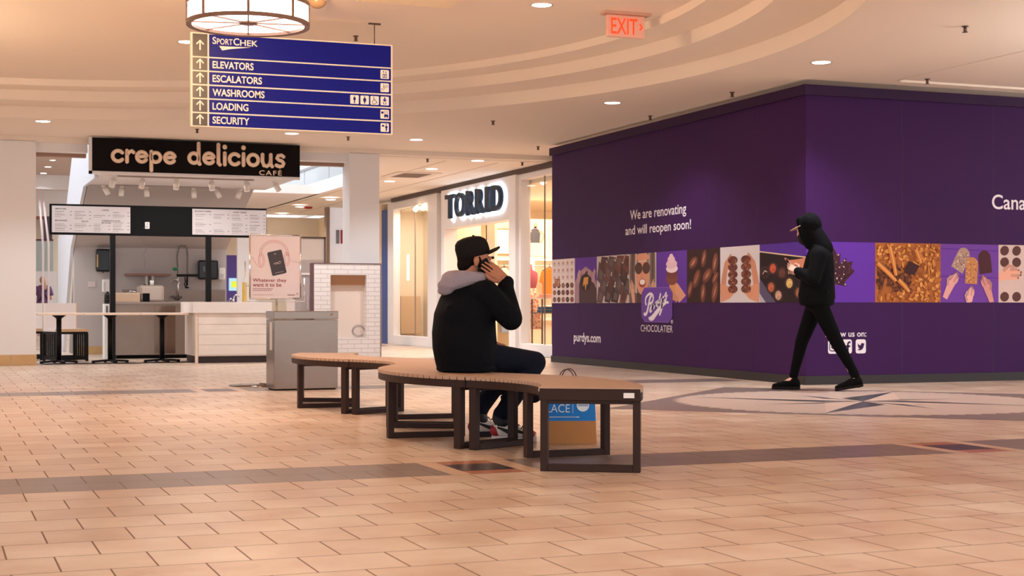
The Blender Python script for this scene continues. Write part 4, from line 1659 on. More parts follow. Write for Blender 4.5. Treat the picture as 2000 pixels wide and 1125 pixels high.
m_.tube([Vector((mx(px_), MY - .045 + (.0 if i_ < 3 else .02), mzz(px_, py_))) for i_, (px_, py_) in enumerate(smooth([(286, 442), (277, 448), (274, 462), (277, 478), (285, 486), (281, 498), (283, 512), (281, 524)], 4))], .0035, 6)
m_.build('loose_cable', mat('cable_grey', (110, 92, 88), 0.6), mb)

# ------------------------------------------------------------------ three pedestal tables barring the cafe
LAM = mat('pale_laminate', (240, 216, 198), 0.4, var=.05, vscale=12)
TB = None
for x0_, x1_, lb in ((1.43, 2.07, 'narrow pedestal table beside the left white column, first of the barrier row'), (2.09, 2.865, 'pedestal table in front of the left menu post, middle of the barrier row'), (2.885, 3.575, 'pedestal table against the white cafe counter, last of the barrier row')):
    xc = (x0_ + x1_) / 2
    t_ = thing('pedestal_table', lb, 'table', (xc, 22.78, 0), 'pedestal tables across the cafe front')
    m_ = MB(); m_.box(x0_, 22.46, .705, x1_, 23.1, .737); m_.build('tabletop', LAM, t_, bevel=.003)
    m_ = MB(); m_.cyl((xc, 22.78, .03), (xc, 22.78, .69), .037, n=20); m_.lathe([(.037, .64), (.045, .66), (.10, .70), (.10, .705)], (xc, 22.78, 0), 20); m_.build('pole', BLACKM, t_)
    for k_ in range(4):
        q = pi / 4 * 2 * k_ + .18
        m_ = MB(); m_.bar((xc, 22.78, .04), (xc + .27 * cos(q), 22.78 + .27 * sin(q), .022), .055, .03)
        m_.cyl((xc + .25 * cos(q), 22.78 + .25 * sin(q), 0), (xc + .25 * cos(q), 22.78 + .25 * sin(q), .02), .022, n=12)
        m_.build('foot', BLACKM, t_, bevel=.004)

# ------------------------------------------------------------------ white-and-wood chairs behind the first table
CHW = mat('chair_shell', (226, 212, 206), 0.45)
CHE = mat('chair_edge_wood', (206, 164, 124), 0.5)


def slat_chair(x, y, rz, label):
    t = thing('slatted_chair', label, 'chair', (0, 0, 0), 'pale chairs on black slatted bases')
    m = MB(); m.box(-.25, -.25, .45, .25, .25, .49); m.mat = 1; m.box(-.255, -.255, .447, .255, -.25, .492); m.build('seat', [CHW, CHE], t)
    m = MB(); m.box(-.25, .19, .49, .25, .24, .88); m.mat = 1; m.box(.25, .185, .45, .262, .245, .885); m.build('backrest', [CHW, CHE], t)
    m = MB()
    for a, b in (((-.24, -.24), (.24, -.24)), ((.24, -.24), (.24, .24)), ((.24, .24), (-.24, .24)), ((-.24, .24), (-.24, -.24))):
        m.bar((a[0], a[1], .43), (b[0], b[1], .43), .03, .035)
        m.bar((a[0], a[1], .05), (b[0], b[1], .05), .03, .06)
    m.build('base_frame', BLACKM, t)
    for sx in (-1, 1):
        for sy in (-1, 1):
            m = MB(); m.box(sx * .24 - .018, sy * .24 - .018, 0, sx * .24 + .018, sy * .24 + .018, .80 if (sx > 0 and sy > 0) else .43); m.build('leg', BLACKM, t)
    for k in range(5):
        for sx in (-1, 1):
            yy = -.16 + .08 * k
            m = MB(); m.box(sx * .24 - .01, yy - .012, .05, sx * .24 + .01, yy + .012, .43); m.build('slat', BLACKM, t)
    t.location = (x, y, 0)
    t.rotation_euler = (0, 0, rz)
    return t


def place(o, x, y, rz):
    o.location = (x, y, 0)
    o.rotation_euler = (0, 0, rz)


slat_chair(1.92, 23.75, .30, 'pale chair on black slatted base beside the white escalator panel')
slat_chair(1.38, 24.42, -.1, 'pale chair on black slatted base half hidden behind the left column')
m_ = MB(); p_ = onY(121, 23.3, 606); m_.box(p_.x - .014, 23.36, .737 - .02, p_.x + .014, 23.4, .79)
fc = MB()
fc.tube([(x, 22.36 + .10 * sin(4.1 * x) + .04 * sin(11 * x), .008) for x in [1.5 + .05 * k_ for k_ in range(45)]], .007, 6)
tag(fc.build('floor_cable', mat('cable_black', (26, 22, 24), .6)), 'thin black cable lying on the floor along the feet of the pedestal tables', 'cable')
# ------------------------------------------------------------------ counter
CT = mat('washed_wood', (240, 224, 214), 0.45, var=.10, vscale=5)
CTT = mat('counter_stone', (242, 232, 226), 0.35, var=.06, vscale=7)
ct = thing('serving_counter', 'whitewashed cafe counter with thick pale top and dark kick base', 'counter', (4.1, 22.7, 0))
m_ = MB(); m_.box(3.64, 22.14, .10, 4.72, 23.25, .735)
m_.mat = 1
m_.box(3.615, 22.12, .0, 3.655, 22.16, .735)
m_.build('body', [CT, LAM], ct)
m_ = MB()
for k_ in range(4):
    m_.box(3.66, 22.128, .12 + .15 * k_, 4.72, 22.138, .12 + .15 * k_ + .145)
m_.build('plank_front', mat('plank_wood', (244, 230, 220), 0.45, var=.14, vscale=3), ct)
m_ = MB(); m_.box(3.58, 22.09, .735, 4.74, 23.28, .895); m_.build('worktop', CTT, ct, bevel=.004)
m_ = MB(); m_.box(3.66, 22.15, 0, 4.72, 23.2, .098); m_.build('kick_base', mat('kick_dark', (52, 38, 38), 0.6), ct)

# ------------------------------------------------------------------ stainless back counter, sink, appliances
sc_ = thing('steel_counter', 'stainless steel back counter running behind the pedestal tables', 'counter', (3.35, 24.6, 0))
m_ = MB(); m_.box(2.72, 24.35, .06, 4.0, 25.0, .86); m_.build('cabinet', STEELD, sc_)
m_ = MB(); m_.box(2.70, 24.30, .86, 4.02, 25.02, .90); m_.build('worktop', STEELD, sc_, bevel=.003)
m_ = MB(); m_.box(3.34, 24.335, .08, 3.66, 24.352, .84); m_.build('door', STEEL, sc_)
m_ = MB(); m_.box(2.76, 24.42, 0, 3.96, 24.95, .06); m_.build('plinth', BLACK, sc_)
lb_ = thing('countertop_warmer', 'low tan box with a lever handle on the steel back counter', 'kitchen box', (2.95, 24.6, .9))
m_ = MB(); m_.box(2.74, 24.42, .901, 3.12, 24.9, 1.045); m_.build('body', mat('warm_steel', (206, 176, 150), 0.4, .4), lb_, bevel=.006)
m_ = MB(); m_.tube([(2.97, 24.6, 1.05), (2.98, 24.58, 1.075), (3.10, 24.56, 1.06)], .008, 8); m_.build('lever', CHROME, lb_)
dm = thing('drink_machine', 'grey rounded drink machine with black opening and white cup on top', 'machine', (3.3, 24.65, .9))
m_ = MB(); m_.box(3.13, 24.45, .9, 3.5, 24.95, 1.17); m_.build('body', mat('machine_grey', (190, 172, 160), 0.35, .5), dm, bevel=.04, seg=4)
m_ = MB(); m_.box(3.16, 24.43, .905, 3.27, 24.47, 1.04); m_.build('opening', BLACK, dm)
m_ = MB(); m_.cyl((3.22, 24.6, 1.168), (3.22, 24.6, 1.185), .02, n=12); m_.build('cap', BLACK, dm)
m_ = MB(); m_.lathe([(.001, 0), (.028, 0), (.033, .08), (.030, .08), (.027, .004)], (3.33, 24.62, 1.168), 18, cap=False)
tag(m_.build('paper_cup', WHITE), 'small white cup on top of the grey drink machine', 'cup')

sk = thing('sink_unit', 'stainless sink with tall backsplash along the cafe back wall', 'sink', (4.0, 26.5, 0))
m_ = MB(); m_.box(3.15, 26.2, 0.05, 4.88, 26.78, .88); m_.build('cabinet', STEELD, sk)
m_ = MB(); m_.box(3.12, 26.17, .88, 4.9, 26.79, .92); m_.build('worktop', STEEL, sk, bevel=.003)
m_ = MB(); m_.box(3.12, 26.76, .92, 4.9, 26.795, 1.12); m_.build('backsplash', STEELD, sk)
fp = onY(348, 26.7)
fa = thing('spray_faucet', 'tall pre-rinse spray faucet with looped grey hose by the back wall', 'faucet', (fp.x, 26.66, .92))


def kb(px, py, Y=26.66): return onY(px, Y, py)


m_ = MB(); m_.tube([kb(349, 587), kb(348, 560), kb(347, 520)], .012, 10); m_.build('riser', CHROME, fa)
m_ = MB(); m_.tube([kb(*p) for p in smooth([(347, 520), (346, 500), (350, 484), (358, 478), (364, 484), (366, 498), (366, 520), (366, 536)], 5)], .016, 10); m_.build('hose', mat('hose_grey', (124, 116, 114), 0.5), fa)
m_ = MB(); m_.cyl(kb(366, 534), kb(365, 558), .014, .02, n=12); m_.cyl(kb(365, 560), kb(365, 563), .035, n=14); m_.build('spray_head', BLACKM, fa)
m_ = MB(); m_.tube([kb(361, 541), kb(362, 550), kb(360, 556), kb(364, 560)], .010, 8); m_.build('trigger', BLACKM, fa)
m_ = MB(); m_.bar(kb(345, 538), kb(386, 538), .03, .045); m_.build('wall_bracket', BLACKM, fa)
m_ = MB(); m_.cyl(kb(342, 525), kb(342, 526.5) + Vector((0, -.02, 0)), .03, n=8); m_.box(kb(340, 0).x - .025, 26.62, kb(340, 528).z, kb(346, 0).x, 26.66, kb(340, 523).z); m_.build('green_tag', mat('green_plastic', (30, 130, 70), 0.5), fa)
m_ = MB(); m_.tube([kb(*p) for p in smooth([(331, 552), (336, 547), (345, 547), (352, 556)], 4)], .010, 8); m_.sph(kb(344, 546), .025, 12, 8); m_.build('spout', CHROME, fa)
m_ = MB(); m_.bar(kb(336, 580), kb(356, 580), .03, .03); m_.tube([kb(337, 578), kb(345, 585), kb(355, 581)], .012, 8); m_.build('valve_body', mat('valve_dark', (96, 84, 80), 0.35, .8), fa)
fa2 = thing('mixer_tap', 'small chrome mixer tap on the sink behind the white counter', 'tap', (kb(457, 0).x, 26.5, .92))
m_ = MB(); m_.tube([kb(*p, 26.5) for p in smooth([(457, 589), (457, 580), (461, 576), (468, 580)], 4)], .012, 8); m_.cyl(kb(455, 589, 26.5), kb(455, 584, 26.5), .024, n=12); m_.build('spout', CHROME, fa2)
m_ = MB(); m_.tube([kb(452, 583, 26.5), kb(447, 586, 26.5)], .012, 8); m_.build('handle', CHROME, fa2)
sh_ = thing('wall_shelf', 'wooden shelf on a bracket on the cafe back wall', 'shelf', (kb(288, 0).x, 26.6, kb(288, 537).z))
xa_, xb_ = kb(246, 0, 26.6).x, kb(330, 0, 26.6).x
za_ = kb(288, 537).z
m_ = MB(); m_.box(xa_, 26.35, za_ - .02, xb_, 26.79, za_ + .02); m_.build('board', mat('shelf_wood', (140, 104, 92), 0.5), sh_)
for px_ in (287, 299):
    m_ = MB(); x_ = kb(px_, 0).x; m_.box(x_ - .02, 26.70, za_ - .22, x_ + .02, 26.79, za_ - .02); m_.build('bracket', WHITE, sh_)


def dispenser(name, px0, px1, py0, py1, Y, label, cat, m1, round_=.03, depth=.16):
    a, b = onY(px0, Y, py0), onY(px1, Y, py1)
    t = thing(name, label, cat, ((a.x + b.x) / 2, Y, b.z))
    m = MB(); m.box(a.x, Y, b.z, b.x, Y + depth, a.z); m.build('casing', m1, t, bevel=round_, seg=4)
    return t, a, b


GLB = mat('gloss_black', (16, 13, 13), 0.2, spec=0.4)
m_ = MB()
t_, a_, b_2 = dispenser('towel_dispenser', 188, 216, 486, 531, 26.62, 'black paper towel dispenser left of the left menu post', 'dispenser', GLB)
m_ = MB(); m_.box(a_.x + .01, 26.615, (a_.z + b_2.z) / 2 - .12, a_.x + .03, 26.625, (a_.z + b_2.z) / 2 + .1); m_.build('level_window', mat('amber_window', (214, 170, 110), 0.2), t_)
m_ = MB(); m_.box((a_.x + b_2.x) / 2 - .01, 26.66, b_2.z - .02, (a_.x + b_2.x) / 2 + .01, 26.68, b_2.z); m_.build('tear_lever', GLB, t_)
t_, a_, b_2 = dispenser('towel_dispenser', 388, 427, 508, 546, 26.62, 'black paper towel dispenser behind the right menu post', 'dispenser', GLB)
m_ = MB(); m_.box((a_.x + b_2.x) / 2 - .10, 26.612, (a_.z + b_2.z) / 2 - .03, (a_.x + b_2.x) / 2 - .06, 26.622, (a_.z + b_2.z) / 2 + .06); m_.build('level_window', mat('smoke_window', (70, 62, 60), 0.1), t_)
t_, a_, b_2 = dispenser('soap_dispenser', 200, 216, 545, 571, 26.66, 'white soap dispenser under the left towel dispenser', 'dispenser', WHITE, .03, .12)
m_ = MB(); m_.box(a_.x + .02, 26.655, b_2.z + .03, a_.x + .05, 26.665, a_.z - .05); m_.build('window', mat('clear_grey', (206, 200, 198), 0.2), t_)
t_, a_, b_2 = dispenser('soap_dispenser', 427, 440, 523, 546, 26.66, 'white soap dispenser right of the right towel dispenser', 'dispenser', WHITE, .02, .12)
m_ = MB(); m_.box(a_.x + .03, 26.655, b_2.z + .03, b_2.x - .03, 26.665, b_2.z + .10); m_.build('window', MATS['clear_grey'], t_)
x_, z_ = kb(181, 0).x, kb(181, 555).z
m_ = MB(); m_.box(x_ - .06, 26.785, z_ - .05, x_ + .06, 26.8, z_ + .05)
tag(m_.build('wall_plate', mat('plate_grey', (216, 200, 196), 0.5)), 'blank grey wall plate under the left towel dispenser', 'wall plate')
cb = thing('narrow_cabinet', 'narrow white cabinet with a black handle beside the left menu post', 'cabinet', (kb(208, 0, 24.6).x, 24.6, 0))
x_ = onY(208, 24.6).x
m_ = MB(); m_.box(x_ - .04, 24.5, 0, x_ + .065, 24.8, .87); m_.build('body', WHITE, cb, bevel=.004)
m_ = MB(); m_.box(x_ - .012, 24.485, .70, x_ + .004, 24.5, .84); m_.build('handle', BLACK, cb)
m_ = MB(); m_.lathe([(.001, 0), (.045, 0), (.05, .06), (.045, .15), (.02, .19), (.001, .2)], (x_ + .012, 24.62, .871), 16)
tag(m_.build('black_canister', GLB), 'rounded black canister on the narrow white cabinet', 'canister')

# ------------------------------------------------------------------ steel bin
bn = thing('litter_bin', 'square stainless steel litter bin behind the far end of the bench', 'bin', (3.52, 14.93, 0))
BX0, BX1, BY0, BY1 = 3.185, 3.835, 14.74, 15.12
m_ = MB(); m_.box(BX0, BY0, .012, BX1, BY1, .705); m_.build('body', STEEL, bn, bevel=.006)
m_ = MB(); m_.box(BX0 - .004, BY0 - .004, .712, BX1 + .004, BY1 + .004, .79); m_.build('lid', STEEL, bn, bevel=.006)
m_ = MB(); m_.box(BX0 + .02, BY0 + .02, 0, BX1 - .02, BY1 - .02, .02); m_.build('base', BLACK, bn)
m_ = MB(); m_.cyl((BX1 - .065, BY0 - .012, .757), (BX1 - .065, BY0, .757), .012, n=14); m_.build('lock', mat('lock_brass', (170, 140, 110), 0.3, .9), bn)
m_ = MB(); m_.box(BX0 - .003, BY0 + .10, .40, BX0, BY0 + .2, .68); m_.build('side_sticker', mat('sticker_grey', (214, 206, 202), 0.4), bn)

# ------------------------------------------------------------------ poster stand
PY = 15.35
a_, b_2 = onY(488, PY, 458.5), onY(587, PY, 583)
ps = thing('poster_stand', 'chrome floor stand holding a pink headphone poster behind the litter bin', 'poster stand', ((a_.x + b_2.x) / 2, PY, 0))
FP = frame((a_.x, PY, b_2.z), (1, 0, 0))
pw, ph = b_2.x - a_.x, a_.z - b_2.z
m_ = MB(FP); m_.prism([(0, 0), (pw, 0), (pw, ph), (0, ph)], -.012, 0)
m_.mat = 1
poster = m_.build('poster', [mat('poster_pink', (228, 214, 216), 0.45, spec=.15), WHITE], ps)
m_ = MB(FP)
for p, q in (((0, 0), (pw, 0)), ((pw, 0), (pw, ph)), ((pw, ph), (0, ph)), ((0, ph), (0, 0))):
    m_.cyl((p[0], p[1], 0), (q[0], q[1], 0), .009, n=10)
for p in ((0, 0), (pw, 0), (pw, ph), (0, ph)):
    m_.sph((p[0], p[1], 0), .011, 10, 8)
m_.build('frame', CHROME, ps)
m_ = MB(FP)
o_ = .045
m_.tube([(-o_, ph * .58, -.02), (-o_, -.03, -.02), (pw + o_, -.03, -.02), (pw + o_, ph * .32, -.02)], .007, 8)
m_.tube([(-o_, ph * .2, -.02), (0, ph * .2, -.005)], .006, 8)
m_.tube([(pw + o_, ph * .2, -.02), (pw, ph * .2, -.005)], .006, 8)
m_.build('outer_rail', CHROME, ps)
m_ = MB(); xc_ = a_.x + pw * .53; m_.cyl((xc_, PY + .02, .03), (xc_, PY + .02, b_2.z - .01), .012, n=12); m_.build('pole', CHROME, ps)
m_ = MB(); m_.lathe([(.001, 0), (.33, 0), (.33, .008), (.05, .02), (.001, .022)], (xc_ - .09, PY + .38, 0.0), 40, cap=False); m_.bar((xc_, PY + .02, .025), (xc_ - .09, PY + .38, .02), .03, .02); m_.build('base_plate', STEEL, ps)
MAR = mat('poster_maroon', (140, 34, 56), 0.5)
LINE = mat('poster_line_rose', (196, 110, 110), 0.5)
text('lettering', 'Whatever they', FP, (pw * .055, ph * .245, pw * .72, ph * .315), MAR, poster, offset=.012, zoff=.0015)
text('lettering', 'want it to be', FP, (pw * .055, ph * .185, pw * .62, ph * .247), MAR, poster, offset=.012, zoff=.0015)
m_ = MB(FP)
for k_, l in ((0, .40), (1, .37)):
    for j in range(9):
        m_.rect(pw * (.06 + l * j / 9), ph * (.147 - .026 * k_), pw * (.06 + l * (j + .8) / 9), ph * (.158 - .026 * k_), .0015)
m_.rect(pw * .06, ph * .055, pw * .46, ph * .060, .0015)
m_.ell(pw * .935, ph * .075, pw * .012, ph * .012, .0015)
for j in range(8):
    m_.rect(pw * (.745 + .018 * j), ph * .045, pw * (.757 + .018 * j), ph * (.062 if j % 3 else .070), .0015)
m_.build('small_print', mat('poster_small', (150, 96, 100), 0.5), poster)
m_ = MB(FP)
for rr_ in (.285, .25):
    m_.stroke([(pw * (.475 + rr_ * cos(radians(a))), ph * (.70) + pw * .95 * rr_ * sin(radians(a))) for a in range(-8, 189, 7)], .004, .0015)
for sx, ang in ((-1, 0), (1, 0)):
    cx_ = pw * (.475 + .25 * sx)
    cy_ = ph * (.60 if sx < 0 else .625)
    for w_, h_ in ((.035, .075), (.06, .105)):
        m_.stroke([(cx_ + pw * w_ * cos(q), cy_ + ph * h_ * sin(q)) for q in [2 * pi * j / 20 for j in range(20)]], .0035, .0015, closed=True)
    m_.stroke([(cx_ + sx * pw * .02, cy_ + ph * .1), (pw * (.475 + .27 * sx), ph * .70)], .004, .0015)
m_.stroke([(x * pw, y * ph) for x, y in smooth([(.0, .66), (.06, .63), (.11, .56), (.17, .50), (.24, .49)], 4)], .003, .0015)
m_.stroke([(x * pw, y * ph) for x, y in smooth([(.79, .60), (.86, .59), (.93, .575), (1.0, .565)], 4)], .003, .0015)
m_.build('headphone_drawing', LINE, poster)
ccx, ccy, ca_, sa_ = pw * .53, ph * .565, cos(.23), sin(.23)
cw_, chh = pw * .145, ph * .19
m_ = MB(FP)
m_.prism([(ccx + x * ca_ - y * sa_, ccy + x * sa_ + y * ca_) for x, y in rrect(-cw_, -chh, cw_, chh, .014)], 0.0015, .0035)
m_.mat = 1


def cp(x, y): return (ccx + x * cw_ * ca_ - y * chh * sa_, ccy + x * cw_ * sa_ + y * chh * ca_)


m_.stroke([cp(*p) for p in smooth([(-.5, -.05), (-.2, .02), (.1, -.02), (.35, .06), (.6, .0)], 3)], .005, .004)
m_.stroke([cp(*p) for p in smooth([(-.3, -.12), (0, -.06), (.3, -.12), (.5, -.08)], 3)], .004, .004)
m_.stroke([cp(*p) for p in ((-.15, .74), (.15, .78), (.0, .7))], .005, .004)
m_.stroke([cp(*p) for p in ((-.6, -.82), (.6, -.82))], .003, .004)
m_.build('gift_card_picture', [mat('card_charcoal', (62, 54, 58), 0.4), mat('card_script', (206, 186, 180), 0.5)], poster)

# ------------------------------------------------------------------ white brick display booth
QY = 22.0
qa, qb = onY(613, QY, 516), onY(743, QY, 516)
q0, q1, qz = qa.x, qb.x, 1.47
wn0, wn1 = onY(645.5, QY).x, onY(716, QY).x
wz0, wz1 = onY(680, QY, 660).z, onY(680, QY, 537).z
BRK = bpy.data.materials.new('white_brick')
BRK.use_nodes = True
_nt = BRK.node_tree
_g = _nt.nodes.new('ShaderNodeNewGeometry')
_mp = _nt.nodes.new('ShaderNodeMapping')
_mp.inputs['Rotation'].default_value = (radians(-90), 0, 0)
_mp.inputs['Location'].default_value = (-q0, 0, 0)
_br = _nt.nodes.new('ShaderNodeTexBrick')
_nt.links.new(_g.outputs['Position'], _mp.inputs[0])
_nt.links.new(_mp.outputs[0], _br.inputs['Vector'])
_br.inputs['Scale'].default_value = 1
_br.inputs['Brick Width'].default_value = .21
_br.inputs['Row Height'].default_value = .066
_br.inputs['Mortar Size'].default_value = .003
_br.inputs['Color1'].default_value = lin((248, 240, 238))
_br.inputs['Color2'].default_value = lin((244, 236, 234))
_br.inputs['Mortar'].default_value = lin((206, 190, 186))
_p = _nt.nodes['Principled BSDF']
_p.inputs['Roughness'].default_value = .3
_nt.links.new(_br.outputs['Color'], _p.inputs['Base Color'])
_bu = _nt.nodes.new('ShaderNodeBump'); _bu.invert = True
_bu.inputs['Distance'].default_value = .006
_nt.links.new(_br.outputs['Fac'], _bu.inputs['Height'])
_nt.links.new(_bu.outputs['Normal'], _p.inputs['Normal'])
bk = thing('display_booth', 'white brick-clad display booth with an empty recessed opening', 'booth', ((q0 + q1) / 2, QY, 0))
m_ = MB()
m_.box(q0, QY, 0, wn0, QY + .2, qz); m_.box(wn1, QY, 0, q1, QY + .2, qz)
m_.box(wn0, QY, 0, wn1, QY + .2, wz0); m_.box(wn0, QY, wz1, wn1, QY + .2, qz)
m_.build('brick_front', BRK, bk)
m_ = MB()
m_.box(q0 - .01, QY - .008, qz, q1 + .012, QY + .21, qz + .014); m_.box(q1, QY - .008, 0, q1 + .012, QY + .21, qz); m_.box(q0 - .012, QY - .006, 0, q0, QY + .21, qz)
m_.build('edge_trim', mat('booth_edge', (110, 78, 82), 0.5), bk)
m_ = MB(); m_.box(wn0, QY + .16, wz0, wn1, QY + .18, wz1); m_.build('recess_back', mat('recess_cream', (240, 222, 210), 0.6), bk)
m_ = MB(); m_.box(wn0, QY + .10, wz1 - .155, wn1, QY + .16, wz1); m_.build('recess_header', mat('recess_tan', (190, 140, 106), 0.6), bk)
m_ = MB()
for k_ in range(2):
    cx_, cz_ = wn1 - .09, wz0 + .10
    m_.tube([(cx_ + (.085 + .01 * k_) * cos(q), QY + .10 + .02 * k_ + .03 * sin(q * .5), cz_ + (.07 + .02 * k_) * sin(q)) for q in [2 * pi * j / 24 for j in range(22)]], .0035, 6)
m_.build('coiled_cable', mat('cable_dark', (120, 104, 110), 0.5), bk)
# tall grey cabinet seen between the poster and the booth
gc = thing('grey_cabinet', 'grey cabinet with pale edges between the poster stand and the brick booth', 'cabinet', (5.0, 22.6, 0))
ga, gb = onY(586, 22.6, 533), onY(611, 22.6)
m_ = MB(); m_.box(ga.x, 22.6, 0, gb.x - .04, 22.95, ga.z - .02); m_.build('body', mat('cabinet_grey', (180, 168, 166), 0.5), gc)
m_ = MB(); m_.box(gb.x - .05, 22.57, 0, gb.x, 22.98, ga.z); m_.box(ga.x, 22.57, ga.z - .03, gb.x, 22.98, ga.z); m_.build('edge_frame', WALLW, gc)
m_ = MB(); m_.box(gb.x - .09, 22.575, .78, gb.x - .075, 22.6, 1.0); m_.build('handle', CHROME, gc)
# glass screen in the distance with thin dark frame
gs = thing('glass_screen', 'distant framed glass screen seen above the grey cabinet', 'screen', (6.6, 31.0, 0))
ga, gb = onY(587, 31, 462), onY(633, 31, 500)
m_ = MB(); m_.box(ga.x - .3, 31.0, 0.0, gb.x, 31.03, 1.35); m_.build('lower_panel', mat('screen_lower', (226, 208, 200), 0.5), gs)
m_ = MB(); m_.box(ga.x - .3, 31.0, 1.35, gb.x, 31.02, 2.25); m_.build('pane', mat('screen_pane', (214, 200, 194), 0.15), gs)
m_ = MB(); m_.box(ga.x - .3, 30.98, 2.25, gb.x + .03, 31.04, 2.29); m_.box(gb.x, 30.98, 1.35, gb.x + .03, 31.04, 2.29); m_.build('frame', mat('screen_frame', (88, 74, 70), 0.4), gs)
m_ = MB(); m_.box(ga.x - .3, 30.985, 1.55, gb.x, 31.0, 1.80); m_.build('grey_band', mat('screen_band', (176, 164, 160), 0.5), gs)
f_ = MB(); xa_ = onY(643, 34).x; f_.box(xa_, 34.0, 0, xa_ + 1.3, 34.1, 3.12)
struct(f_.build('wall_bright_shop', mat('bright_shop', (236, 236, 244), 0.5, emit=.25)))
f_ = MB(); xa_ = onY(636.5, 33.9).x; f_.box(xa_, 33.85, 0, xa_ + .08, 34.05, 3.12)
struct(f_.build('trim_shop_edge', mat('shop_edge_bronze', (150, 128, 116), 0.4, .4)))
for px0_, px1_, rgb, lb in ((656, 663, (150, 150, 162), 'grey upright bar sign on the bright distant shop'), (665, 670, (186, 60, 76), 'red upright bar sign on the bright distant shop')):
    a_, b_2 = onY(px0_, 33.98, 449), onY(px1_, 33.98, 476)
    m_ = MB(); m_.box(a_.x, 33.96, b_2.z, b_2.x, 33.99, a_.z)
    tag(m_.build('bar_sign', mat('bar_%d' % rgb[0], rgb, 0.5), bevel=.02), lb, 'sign')
# purple unit with bright screen seen past the cafe's right end
PU = mat('purple_shop', (92, 74, 150), 0.6)
f_ = MB(); a_, b_2 = onY(437, 33, 500), onY(466, 33)
f_.box(a_.x, 33, 0, b_2.x, 33.1, 1.95)
struct(f_.build('wall_purple_shop', PU))
f_ = MB(); a_, b_2 = onY(464, 32, 467), onY(500, 32)
f_.box(a_.x, 32, 0, b_2.x, 32.1, 2.35)
struct(f_.build('wall_pale_pier', WALLW))
a_, b_2 = onY(448, 32.9, 545), onY(464, 32.9, 566)
sc2 = thing('info_screen', 'small lit screen with a yellow picture on the distant purple wall', 'screen', ((a_.x + b_2.x) / 2, 32.9, b_2.z))
m_ = MB(); m_.box(a_.x, 32.9, b_2.z - .02, b_2.x, 32.98, a_.z + .02); m_.build('display', mat('screen_blue', (170, 214, 236), 0.4, emit=.5), sc2)
m_ = MB(); m_.box(a_.x + .04, 32.88, b_2.z + .05, b_2.x - .02, 32.9, a_.z - .05); m_.build('picture', mat('screen_yellow', (214, 226, 70), 0.4, emit=.5), sc2)
m_ = MB(); a_, b_2 = onY(476, 30, 551), onY(482, 30, 566); m_.box(a_.x, 30, 0, b_2.x, 30.15, a_.z)
tag(m_.build('yellow_post', mat('yellow_sign', (226, 176, 50), 0.5)), 'slim yellow post left of the poster stand', 'post')

# ------------------------------------------------------------------ winding bench
RI, RO, SEATZ = 1.207, 1.725, 0.430
SLAT = mat('bench_slat_tan', (184, 152, 130), 0.42, spec=.3, var=.06, vscale=25)


def bench(name, label, C, a0, a1, frames, plate=None):
    t = thing(name, label, 'bench', (C[0] + (RI + RO) / 2 * cos(radians((a0 + a1) / 2)), C[1] + (RI + RO) / 2 * sin(radians((a0 + a1) / 2)), 0), 'curved bench sections')

    def pt(r, a, z): return (C[0] + r * cos(radians(a)), C[1] + r * sin(radians(a)), z)
    m = MB()
    ns = 30
    st = (a1 - a0) / ns
    for i in range(ns):
        b0, b1 = a0 + st * (i + .06), a0 + st * (i + .94)
        r0, r1 = RI - .006, RO + .006
        vs = [pt(r0, b0, SEATZ - .022), pt(r1, b0, SEATZ - .022), pt(r1, b1, SEATZ - .022), pt(r0, b1, SEATZ - .022),
              pt(r0, b0, SEATZ), pt(r1, b0, SEATZ), pt(r1, b1, SEATZ), pt(r0, b1, SEATZ)]
        m.add(vs, [(0, 3, 2, 1), (4, 5, 6, 7), (0, 1, 5, 4), (1, 2, 6, 5), (2, 3, 7, 6), (3, 0, 4, 7)])
    m.build('seat', SLAT, t, bevel=.003)
    m = MB()
    n_ = 24
    g = .25 if a1 > a0 else -.25
    for rin, rout in ((RI - .004, RI + .022), (RO - .022, RO + .004)):
        rings = []
        for i in range(n_ + 1):
            a = a0 + g + (a1 - a0 - 2 * g) * i / n_
            rings.append([pt(rin, a, SEATZ - .066), pt(rout, a, SEATZ - .066), pt(rout, a, SEATZ - .012), pt(rin, a, SEATZ - .012)])
        m.loft(rings, smooth=False)
    for a in (a0, a1):
        d = .9 if (a == a0) == (a1 > a0) else -.9
        m.add([pt(RI, a, SEATZ - .066), pt(RO, a, SEATZ - .066), pt(RO, a + d, SEATZ - .066), pt(RI, a + d, SEATZ - .066),
               pt(RI, a, SEATZ - .005), pt(RO, a, SEATZ - .005), pt(RO, a + d, SEATZ - .005), pt(RI, a + d, SEATZ - .005)],
              [(0, 3, 2, 1), (4, 5, 6, 7), (0, 1, 5, 4), (1, 2, 6, 5), (2, 3, 7, 6), (3, 0, 4, 7)])
    m.build('edge_band', DARKWOOD, t, bevel=.004)
    for a in frames:
        q = radians(a)
        up = (-sin(q), cos(q), 0)
        m = MB()
        zt = SEATZ - .05
        lw, tw = .038, .056
        for r in (RI + .022, RO - .022):
            m.bar(pt(r, a, 0), pt(r, a, zt), lw, tw, up=up)
        for z in (.018, zt - .016):
            m.bar(pt(RI + .041, a, z), pt(RO - .041, a, z), tw, .035)
        m.build('leg_frame', DARKWOOD, t, bevel=.004)
    if plate:
        q = radians(a0)
        R_ = Vector((cos(q), sin(q), 0))
        F = frame(Vector(pt(RO - .085, a0, SEATZ - .05)) + Vector((sin(q), -cos(q), 0)) * .004, R_)
        m = MB(F)
        m.prism([(0, 0), (.055, 0), (.055, .026), (0, .026)], 0, .002)
        m.build('maker_plate', mat('plate_silver', (226, 214, 210), .35, .3), t)
    return t


def nxt(C, a): return (C[0] + (RI + RO) * cos(radians(a)), C[1] + (RI + RO) * sin(radians(a)))


